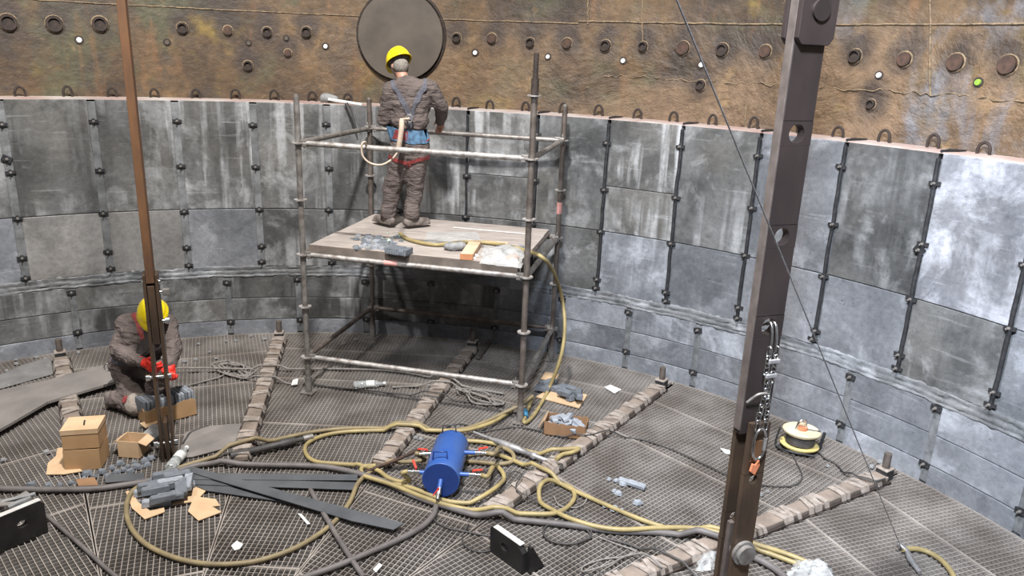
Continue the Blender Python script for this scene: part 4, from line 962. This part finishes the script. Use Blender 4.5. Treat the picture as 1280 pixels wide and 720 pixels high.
def bracket(px0, py0, px1, py1, h, lean, label, cham):
    a = fl(px0, py0, .0); b = fl(px1, py1, .0); X = (b - a).normalized(); Y_ = (Z + X.cross(Z) * lean).normalized(); T = X.cross(Y_); L = (b - a).length
    r_ = empty('steel_bracket', (a + b) / 2, label, 'bracket')
    m = MB(); K = 14; hx_, hy_, hr2 = L * (.74 if px0 < 0 else .45), h * .55, .033
    hole = [(hx_ + hr2 * math.cos(2 * PI * k / K), hy_ + hr2 * .8 * math.sin(2 * PI * k / K)) for k in range(K)]
    outer = [(0, 0), (L, 0), (L, h - cham), (L - cham, h), (cham * .3, h), (0, h - cham * .3)]
    # ring between square around the hole and the outline, built as strips
    S = .055; sq = [(hx_ - S, hy_ - S), (hx_ + S, hy_ - S), (hx_ + S, hy_ + S), (hx_ - S, hy_ + S)]
    def W(p, t): return a + X * p[0] + Y_ * p[1] + T * t
    TH = .042
    def slab(pl): 
        n = len(pl); m.add([W(p, 0) for p in pl] + [W(p, TH) for p in pl], [tuple(range(n))[::-1], tuple(range(n, 2 * n))] + [(i, (i + 1) % n, n + (i + 1) % n, n + i) for i in range(n)])
    slab([(0, 0), (hx_ - S, 0), (hx_ - S, h), (cham * .3, h), (0, h - cham * .3)]); slab([(hx_ + S, 0), (L, 0), (L, h - cham), (L - min(cham, L - hx_ - S), h), (hx_ + S, h)])
    slab([(hx_ - S, 0), (hx_ + S, 0), (hx_ + S, hy_ - S), (hx_ - S, hy_ - S)]); slab([(hx_ - S, hy_ + S), (hx_ + S, hy_ + S), (hx_ + S, h), (hx_ - S, h)])
    for q in range(4):
        c0, c1 = sq[q], sq[(q + 1) % 4]; a0_ = -135 + 90 * q; arc = [(hx_ + hr2 * math.cos(rad(a0_ + 90 * k / 4)), hy_ + hr2 * .8 * math.sin(rad(a0_ + 90 * k / 4))) for k in range(5)]
        pl = [c0, c1] + arc[::-1]
        slab(pl)
    m.build('plate', 'plate_black', r_)
    m = MB(); m.box(W((L * .5, h + .001), TH / 2), (L - cham, .004, TH), X, Y_, T); m.build('top_edge', 'plate_edge', r_)
    if px0 > 0:
        e = fl(677, 705, .0); q = e - b; m = MB(); m.prism([(0, 0), (q.length, 0), (.02, h * .96), (0, h * .96)], b, q.normalized(), Z, q.normalized().cross(Z), .03); m.build('gusset', 'plate_black', r_)
    m = MB(); m.box(W((L * .5, .03), -.03), (L * .8, .06, .05), X, Y_, T); bevel(m.build('foot', 'plate_black', r_), .004)
bracket(-60, 714, 57, 662, .25, .0, 'black steel bracket plate with a round hole standing at the lower left edge', .03)
bracket(618, 686, 658, 715, .20, .0, 'tilted black steel bracket plate with a bright top edge at bottom centre', .05)
# sticks behind the left bracket
for i, (x0, y0, x1, y1) in enumerate(((-10, 640, 35, 616), (0, 628, 44, 618), (-5, 632, 24, 630), (10, 634, 38, 622))):
    m = MB(); p = fl(x0, y0, .06 + .02 * i); q = fl(x1, y1, .08 + .015 * i); m.box((p + q) / 2, ((q - p).length, .035, .02), (q - p).normalized(), Z.cross((q - p).normalized()), None, .004)
    tag(bevel(m.build('wood_stick', 'stone_dusty' if i % 2 else 'mat_grey'), .003), 'dusty stick lying behind the black bracket at lower left', 'stick', 'dusty sticks behind the left bracket')

# ================================================================== BOXES AND STONES
def carton(px, py, size, yaw, label, top='open', group=None, z=.003, mat='cardboard', torn=False, flaps=(0, 0, 0, 0)):
    c = fl(px, py, z) if not isinstance(px, V) else px; L, W_, H = size; X = V((math.cos(rad(yaw)), math.sin(rad(yaw)), 0)); Y_ = Z.cross(X); t = .005
    r_ = empty('cardboard_box', c, label, 'box', group)
    m = MB()
    def wall(o, d, ln, nrm):
        if not torn: m.box(o + Z * H / 2, (ln, t, H), d, nrm, Z)
        else:
            K = 14; pr = [(-ln / 2, 0), (ln / 2, 0)] + [(ln / 2 - ln * k / K, H * (1 - random.uniform(0, .16))) for k in range(K + 1)]; m.prism(pr, o, d, Z, nrm, t)
    wall(c - Y_ * W_ / 2, X, L, Y_); wall(c + Y_ * W_ / 2, X, L, Y_); wall(c - X * L / 2, Y_, W_, X); wall(c + X * L / 2, Y_, W_, X)
    m.box(c + Z * t / 2, (L, W_, t), X, Y_)
    m.build('carton', mat, r_)
    if top == 'lid':
        m = MB(); m.box(c + Z * (H + .006), (L + .012, W_ + .012, .012), X, Y_); m.box(c + Z * (H - .012) - Y_ * (W_ / 2 + .004), (L + .012, .004, .036), X, Y_); m.box(c + Z * (H - .012) + X * (L / 2 + .004), (.004, W_ + .01, .036), X, Y_)
        lid = bevel(m.build('lid', 'cardboard_light', r_), .004)
        m = MB(); m.box(c + Z * (H + .0125) + X * .01, (.012, W_ * .42, .002), (X + Y_ * .2).normalized(), Z.cross((X + Y_ * .2).normalized())); m.build('slot', 'marker_black', lid)
    for k, ang in enumerate(flaps):
        if not ang: continue
        nrm = (-Y_, X, Y_, -X)[k]; dd = (X, Y_, X, Y_)[k]; ln = (L, W_, L, W_)[k]; off = (W_, L, W_, L)[k] / 2
        o = c + nrm * off + Z * H; u = nrm * math.sin(rad(ang)) + Z * math.cos(rad(ang)); wd = min(L, W_) * .45
        m = MB(); m.prism([(-ln / 2, 0), (ln / 2, 0), (ln / 2 - .012, wd), (-ln / 2 + .012, wd)], o, dd, u, dd.cross(u), .004); m.build('flap', 'cardboard_light', r_)
    return r_, c, X, Y_
def stone_mesh(sz, mat, name='stone_block'):
    L, W_, H = sz; m = MB(); ch = .18
    pl = [(-L / 2, 0), (L / 2, 0), (L / 2, H * .7), (L / 2 - W_ * ch, H), (-L / 2 + W_ * ch, H), (-L / 2, H * .7)]
    m.prism([(x + random.uniform(-.004, .004), y + random.uniform(-.003, .003)) for x, y in pl], V((0, -W_ / 2, 0)), V((1, 0, 0)), Z, V((0, 1, 0)), W_)
    m.v = [V((p.x + random.uniform(-.003, .003), p.y + random.uniform(-.003, .003), p.z)) for p in m.v]
    o = m.build(name, mat, None, (0, 0, 0)); bevel(o, .005, 2); return o
SRC = {}
def stone(p, yaw, size, mat, label, group, tilt=(0, 0), cat='stone'):
    key = (size, mat); v_ = random.randint(0, 2)
    if (key, v_) not in SRC:
        o = stone_mesh(size, mat); SRC[(key, v_)] = o
    else:
        o = SRC[(key, v_)].copy(); COL.objects.link(o)
    o.location = p; o.rotation_euler = (rad(tilt[0]), rad(tilt[1]), rad(yaw)); return tag(o, label, cat, group)
SB = (.19, .055, .05)
# carton B with two rows of slabs in front of the kneeling worker
def yawof(a, b): d = b - a; return math.degrees(math.atan2(d.y, d.x))
c0 = fl(178, 531, 0); c1 = fl(238, 520, 0)
bx, cc, X_, Yb_ = carton(fl(209, 520, .003), None, (.42, .24, .165), yawof(fl(180, 528), fl(236, 513)), 'torn cardboard box carrying grey slabs, between the narrow hanger and the kneeling worker', torn=True)
for i in range(15):
    if 7 <= i <= 7: continue
    x = -.20 + .0285 * i
    stone(cc + X_ * x + Z * .105 + Yb_ * random.uniform(-.01, .01), math.degrees(math.atan2(Yb_.y, Yb_.x)) + 6, (.19, .024, .11), 'block_stone_light' if i % 3 else 'block_stone', 'thin grey slab standing upright in the torn box by the kneeling worker', 'slabs in the torn box')
# tall pair of boxes
ba, ca, Xa, Ya = carton(110, 578, (.25, .22, .17), 12, 'lower of the two stacked cardboard boxes at left', mat='cardboard')
carton(ca + V((.0, .005, .178)), None, (.25, .22, .15), 14, 'upper lidded cardboard box with a dark slot, stacked at left', 'lid', mat='cardboard')
# small open box lying on its side
carton(168, 566, (.17, .15, .14), -4, 'small open cardboard box with spread flaps right of the stacked pair', flaps=(0, 118, 0, 125), mat='cardboard_light')
poly('cardboard_sheet', [(58, 594), (60, 580), (70, 571), (72, 561), (85, 560), (87, 572), (103, 590), (80, 594)], .004, .006, 'cardboard_light', 'torn cardboard sheet lying left of the stacked boxes', 'cardboard', wave=.004, bev=0)
poly('cardboard_sheet', [(157, 615), (166, 614), (172, 628), (187, 639), (205, 635), (206, 641), (181, 650), (165, 636)], .004, .006, 'cardboard_light', 'torn cardboard corner under the front of the grey stone heap', 'cardboard', wave=.004, bev=0)
poly('cardboard_sheet', [(245, 605), (259, 599), (257, 615), (250, 622), (270, 625), (275, 633), (265, 634), (277, 641), (248, 652), (235, 640), (240, 628), (215, 632), (222, 622), (240, 615)], .004, .006, 'cardboard_light', 'torn cardboard sheet right of the grey stone heap', 'cardboard', wave=.004, bev=0)
poly('cardboard_sheet', [(175, 532), (190, 527), (203, 517), (203, 527), (196, 533), (182, 536)], .02, .006, 'cardboard_light', 'curled cardboard flap at the foot of the kneeling worker', 'cardboard', wave=.03, bev=0)
poly('cardboard_sheet', [(95, 600), (118, 597), (123, 607), (98, 608)], .02, .006, 'cardboard_dark', 'brown cardboard piece on the thick hose below the stacked boxes', 'cardboard', bev=0)
poly('stone_sheet', [(176, 548), (190, 534), (203, 534), (204, 545), (192, 553)], .05, .03, 'stone_dusty', 'grey dusty slab beside the small open box', 'slab', bev=.004)
# heap of stones
heap = [(186, 618, 0, 25, 0), (196, 612, 0, 28, 0), (205, 620, 0, 24, 0), (214, 612, 0, 22, 0), (228, 610, 0, 20, 0), (226, 602, 0, 22, 0), (204, 604, 0, 24, 0), (190, 610, .05, 30, 0), (196, 632, .0, 26, 5), (206, 628, .0, 24, 0), (214, 624, .02, 28, 0),
        (202, 612, .055, 26, 0), (214, 606, .055, 26, 0), (222, 598, .055, 24, 0), (208, 597, .055, 26, 0), (206, 626, .055, 28, 0), (236, 606, .055, 112, 0), (230, 612, .055, 112, 0), (224, 616, .055, 112, 0), (195, 616, .06, 30, 0)]
for i, (x, y, z, yw, tl_) in enumerate(heap):
    stone(fl(x, y, z + .004) , yw + random.uniform(-5, 5), SB, 'block_stone' if i % 4 else 'block_stone_light', 'wedge-shaped grey stone in the heap on torn cardboard at lower left', 'stones in the heap at lower left', (random.uniform(-6, 6), tl_))
# open box with stones right of scaffold
bd_, cd_, Xd, Yd = carton(707, 540, (.36, .2, .13), yawof(fl(680, 541), fl(733, 549)), 'torn cardboard box full of pale grey stones beside the wrapped beam right of the scaffold', torn=True, mat='cardboard_dark', flaps=(0, 0, 0, 150))
for i in range(12):
    stone(cd_ + Xd * random.uniform(-.12, .12) + Yd * random.uniform(-.05, .05) + Z * (.05 + .0065 * i), random.uniform(0, 180), (.12, .05, .04), 'block_stone_light', 'pale grey stone piled in the torn box right of the scaffold', 'stones in the torn box right of the scaffold', (random.uniform(-20, 20), random.uniform(-20, 20)))
poly('cardboard_tray', [(670, 497), (684, 489), (700, 486), (734, 495), (724, 511)], .004, .015, 'cardboard_light', 'flat cardboard tray with grey stones behind the hose right of the scaffold', 'cardboard', bev=.002)
poly('cardboard_sheet', [(676, 474), (682, 465), (699, 469), (693, 477)], .10, .006, 'cardboard_light', 'upright pale cardboard flap behind the stones right of the scaffold', 'cardboard', bev=0)
for i, (x, y, z, yw) in enumerate(((683, 484, .02, 10), (690, 488, .02, 160), (703, 492, .02, 120), (710, 497, .02, 110), (717, 500, .02, 40), (724, 494, .02, 80), (700, 488, .02, 30), (678, 489, .02, -20), (712, 489, .02, 150), (687, 481, .06, 30), (722, 498, .06, 100), (706, 494, .06, 140))):
    stone(fl(x, y, z), yw, (.15, .06, .055), 'block_stone', 'grey stone lying on the flat cardboard tray right of the scaffold', 'stones on the cardboard tray', (random.uniform(-12, 12), random.uniform(-12, 12)))
# crumbs
def crumb(p, s, mat, label, group, cat='rubble'):
    m = MB(); n = 7; P3 = []
    base = [V((s * random.uniform(.6, 1.1) * math.cos(2 * PI * i / n), s * random.uniform(.5, 1) * math.sin(2 * PI * i / n), 0)) for i in range(n)]
    top = [b * random.uniform(.55, .85) + Z * (s * random.uniform(.35, .6)) for b in base]
    m.add([p + b for b in base] + [p + b for b in top], [tuple(range(n))[::-1], tuple(range(n, 2 * n))] + [(i, (i + 1) % n, n + (i + 1) % n, n + i) for i in range(n)])
    return tag(m.build('stone_chip', mat), label, cat, group)
def area_crumbs(pts, smin, smax, mat, label, group):
    for x, y in pts: crumb(fl(x, y, .003), random.uniform(smin, smax), mat, label, group)
area_crumbs([(20, 455), (45, 447), (57, 449), (8, 464), (10, 482), (20, 450), (32, 467), (60, 458)], .02, .035, 'stone_dusty', 'small grey chip scattered on the pale sheet at far left', 'chips at far left')
area_crumbs([(18, 510), (5, 575), (58, 566)], .03, .045, 'stone_dusty', 'small grey chip on the grating below the wide board at left', 'chips below the board')
area_crumbs([(225, 428), (248, 430), (282, 427), (295, 426), (262, 440), (270, 448), (314, 420), (230, 452), (245, 450), (330, 424), (350, 430), (98, 441)], .02, .035, 'stone_dusty', 'small grey chip along the wall behind the kneeling worker', 'chips along the wall')
area_crumbs([(140, 585), (150, 580), (160, 583), (168, 578), (172, 584), (180, 577), (188, 573), (146, 590), (155, 588), (110, 592), (118, 596), (105, 600), (90, 604), (127, 590), (75, 606), (60, 608), (40, 606), (184, 582), (163, 590), (135, 596)], .025, .05, 'block_stone', 'grey chip in the rubble below the cardboard boxes', 'rubble below the cardboard boxes')
area_crumbs([(762, 599), (770, 601), (778, 605), (768, 614), (773, 618), (797, 629), (758, 633), (768, 636), (775, 640)], .025, .045, 'block_stone_light', 'grey chip lying on the open grating right of the small hose loop', 'chips on the open grating')
stone(fl(783, 604, .004), -28, (.14, .05, .03), 'block_stone_light', 'pale grey block among the chips right of the small hose loop', None)
stone(fl(795, 608, .004), -28, (.15, .055, .03), 'block_stone_light', 'larger pale grey block right of the chips, nearest the big hanger bar', None)
area_crumbs([(951, 618), (960, 615), (1035, 583), (1090, 584), (1100, 578)], .02, .035, 'stone_dusty', 'small chip on the grating right of the big hanger bar', 'chips right of the big hanger bar')
area_crumbs([(526, 549), (520, 548), (445, 425), (430, 430), (640, 484)], .025, .04, 'stone_dusty', 'small chip near the foot of the scaffold', 'chips near the scaffold')

# ---------------- on the scaffold deck
def dkp(x, y, z=0): return fl(x, y, dkz + .002 + z)
for i in range(70):
    u = random.gauss(0, 1); p = dkp(472 + 15 * max(-1.8, min(1.8, u)) + random.uniform(-5, 5), 304 + random.uniform(-9, 8))
    crumb(p, random.uniform(.022, .05), random.choice(['block_stone', 'block_stone', 'stone_dusty', 'block_stone_light']), 'broken grey stone in the rubble on the left half of the scaffold deck', 'rubble on the scaffold deck')
for i in range(26):
    p = dkp(random.uniform(590, 655), random.uniform(306, 332)); crumb(p, random.uniform(.015, .045), random.choice(['block_stone', 'stone_dusty', 'block_stone_light', 'paper']), 'broken stone among the plastic film on the right half of the scaffold deck', 'rubble under the film on the deck')
for i in range(9):
    stone(dkp(487 + 2.9 * i, 316 - 1 + .45 * i), 68, (.13, .023, .055), 'block_stone', 'slab of the neat dark row near the front edge of the scaffold deck', 'neat row of slabs on the deck')
for i in range(16):
    p = dkp(490 + random.uniform(-11, 20), 297 + random.uniform(-5, 5), random.uniform(0, .02)); m = MB(); s = random.uniform(.02, .035)
    m.add([p + V((random.uniform(-s, s), random.uniform(-s, s), random.uniform(0, .03))) for _ in range(3)], [(0, 1, 2)]); m.add([v_ + Z * .002 for v_ in m.v[:3]], [(0, 2, 1)])
    tag(m.build('glass_shard', 'shard_green'), 'pale green shard behind the rubble on the scaffold deck', 'shard', 'green shards on the deck')
m = MB(); p = dkp(566, 313); m.ell(p + Z * .035, .09, .05, .042, (1, -.1, 0), (.1, 1, 0)); m.ell(p + V((.07, .01, .04)), .06, .045, .04, (1, 0, 0), (0, 1, 0))
o = blob(m, 'wrapped_bundle', 'stone_dusty', None, .01, 2, (.02, .04)); tag(o, 'grey wrapped bundle left of the orange wooden block on the deck', 'bundle')
m = MB(); a_ = dkp(583, 325); b_ = dkp(594, 308); d_ = (b_ - a_).normalized(); m.box((a_ + b_) / 2 + Z * .028, ((b_ - a_).length, .11, .05), d_, Z.cross(d_)); wb = tag(bevel(m.build('wooden_block', 'wood_top'), .004), 'orange-brown wooden block near the front edge of the scaffold deck', 'wood block')
m = MB(); m.box(a_ - d_ * .002 + Z * .028, (.006, .112, .052), d_, Z.cross(d_)); m.build('end_grain', 'orange_wood', wb)
m = MB(); m.box(dkp(618, 303, .012), (.26, .03, .018), (1, -.1, 0), (.1, 1, 0)); tag(bevel(m.build('batten', 'wood_top'), .002), 'thin pale batten at the back of the scaffold deck', 'batten')
m = MB(); m.box((dkp(572, 284) + dkp(660, 294)) / 2 + Z * .004, (.82, .02, .006), se, sn); tag(m.build('batten', 'paper'), 'white strip along the rear edge of the scaffold deck', 'strip')
def film(name, pts, z, label, amp=.02, n=16):
    P4 = [fl(x, y, z) for x, y in pts]; m = MB(); vs = []
    for i in range(n + 1):
        for j in range(n + 1):
            u, v_ = i / n, j / n; p = (P4[0] * (1 - u) + P4[1] * u) * (1 - v_) + (P4[3] * (1 - u) + P4[2] * u) * v_
            e = min(u, 1 - u, v_, 1 - v_); vs.append(p + Z * (amp * (random.random() * .25 + .4 * math.sin(u * 9 + v_ * 3) * math.cos(v_ * 8 - u * 2) + .5) * (.15 + min(1, e * 5))) + V((random.uniform(-.012, .012), random.uniform(-.012, .012), 0)))
    m.add(vs, [(i * (n + 1) + j, (i + 1) * (n + 1) + j, (i + 1) * (n + 1) + j + 1, i * (n + 1) + j + 1) for i in range(n) for j in range(n)], True)
    return tag(m.build(name, 'film'), label, 'plastic film')
film('plastic_film', [(530, 304), (604, 304), (596, 290), (534, 290)], dkz + .004, 'flat clear plastic film in the middle of the scaffold deck', .015)
film('plastic_film', [(598, 330), (652, 336), (655, 310), (606, 308)], dkz + .02, 'crumpled clear plastic bag at the right front of the scaffold deck', .06)
film('plastic_film', [(980, 722), (1045, 726), (1035, 708), (995, 702)], .01, 'crumpled clear plastic bag at the bottom edge right of the big hanger bar', .07)
film('plastic_film', [(868, 715), (892, 712), (895, 690), (880, 688)], .01, 'white plastic scrap left of the foot of the big hanger bar', .05, 8)
m = MB(); p = dkp(640, 322, .02); m.box(p, (.10, .07, .02), (1, .4, 0), (-.4, 1, 0), None, .006); tag(m.build('cardboard_scrap', 'orange_wood'), 'orange cardboard scrap at the right end of the deck', 'cardboard')
# burlap / tool lying on wall top and brush
tp = lambda x, y, z=HT + .02: fl(x, y, z)
m = MB(); m.tube(spline([pol(5.86, 95.3, HT + .04), pol(5.83, 94.5, HT + .06), pol(5.80, 93.4, HT + .05)], 5), [.03, .045, .05, .055, .055, .05, .045, .04, .035, .03, .02], 10); g1 = tag(m.build('work_glove', 'stone_dusty'), 'crumpled grey work glove lying on top of the block wall left of the standing worker', 'glove')
m = MB(); m.box(pol(5.76, 92.6, HT + .03), (.36, .05, .025), pol(1, 2.6) + V((0, 0, -.12)), pol(1, 92.6)); tag(bevel(m.build('trowel_handle', 'white_plastic_and_lit_end'), .006), 'pale flat bar resting on top of the block wall left of the standing worker', 'bar')
m = MB(); m.tube([pol(5.70, 92.4, HT + .02), pol(5.66, 91.6, HT - .15), pol(5.66, 91.2, HT - .28)], [.02, .016, .006], 8); tag(m.build('hanging_strap', 'cable_black'), 'dark strap hanging from the top of the block wall left of the standing worker', 'strap')
# clear bottles
def bottle(px0, py0, px1, py1, z, label, r=.036):
    a = fl(px0, py0, z); b = fl(px1, py1, z); d = b - a; pp = [a, a + d * .03, a + d * .35, a + d * .4, a + d * .7, a + d * .86, a + d * .9, b]; rr = [r * .8, r, r, r * .93, r, r * .45, r * .38, r * .38]
    m = MB(); m.tube(pp, rr, 18); o = tag(m.build('water_bottle', 'clear_plastic'), label, 'bottle')
    m = MB(); m.cyl(a + d * .40, a + d * .66, r * 1.01, seg=18, caps=False); m.build('bottle_label', 'paper', o); m = MB(); m.cyl(b - d * .05, b + d * .03, r * .45, seg=12); m.build('bottle_cap', 'white_plastic_and_lit_end', o)
bottle(442, 481, 481, 479, .038, 'clear water bottle lying on the grating under the scaffold front')
bottle(212, 586, 233, 560, .045, 'clear crushed bottle with a white label at the foot of the narrow hanger', .042)
m = MB(); m.cyl(fl(655, 522, .02), fl(655, 514, .05), .04, seg=12); tag(bevel(m.build('tape_roll', 'blue_tape'), .004), 'small blue tape roll at the foot of the right scaffold post', 'tape')
m = MB(); p = fl(592, 428, .03); q = fl(610, 432, .03); m.box(fl(605, 437, .03), (.05, .5, .03), pol(1, -12), pol(1, 78)); tag(bevel(m.build('steel_flat', 'galv_rust'), .003), 'flat bar beside the beam end in the shade under the scaffold', 'bar')
# cable reel
rc = fl(998, 561, 0); rax = V((.06, .10, 1)).normalized(); rx_ = V((1, 0, 0)); rx_ = (rx_ - rax * rx_.dot(rax)).normalized(); ry_ = rax.cross(rx_)
reel = empty('cable_reel', rc, 'cream and yellow cable reel with a wire frame near the wall on the right', 'cable reel')
def disc(z0, z1, r, name, mat):
    m = MB(); m.tube([rc + rax * z0, rc + rax * z0, rc + rax * ((z0 + z1) / 2), rc + rax * z1, rc + rax * z1], [r * .9, r * .98, r, r * .98, r * .9], 32); m.build(name, mat, reel)
disc(.035, .055, .165, 'lower_flange', 'reel_yellow'); disc(.155, .18, .16, 'upper_flange', 'reel_cream')
m = MB(); m.cyl(rc + rax * .055, rc + rax * .155, .12, seg=24); m.build('wound_cable', 'cable_black', reel)
m = MB(); m.cyl(rc + rax * .18, rc + rax * .20, .045, seg=20); bevel(m.build('hub', 'copper', reel), .004)
m = MB(); m.tube(spline([rc + rax * .18 - rx_ * .05, rc + rax * .25 - rx_ * .03, rc + rax * .26 + rx_ * .02, rc + rax * .18 + rx_ * .03], 5), .011, 8); m.build('handle', 'bright_steel', reel)
m = MB(); m.tube(spline([rc - rx_ * .19 + rax * .18, rc - rx_ * .20 + rax * .02, rc - rx_ * .12 - ry_ * .12 + rax * .015, rc + rx_ * .08 - ry_ * .17 + rax * .012], 6), .009, 8)
m.tube([rc + rx_ * .18 + rax * .02, rc + rx_ * .20 + rax * .17], .014, 8); m.tube([rc - rx_ * .12 - ry_ * .10 + rax * .016, rc + rx_ * .19 + ry_ * .02 + rax * .016], .009, 8); m.build('stand', 'black_steel', reel)
m = MB(); m.tube([rc + rax * .185 + rx_ * .02, rc + rax * .185 + rx_ * .13 - ry_ * .03], .006, 6); m.ell(rc + rax * .185 + rx_ * .135 - ry_ * .03, .014, .014, .012); m.build('crank', 'cable_black', reel)
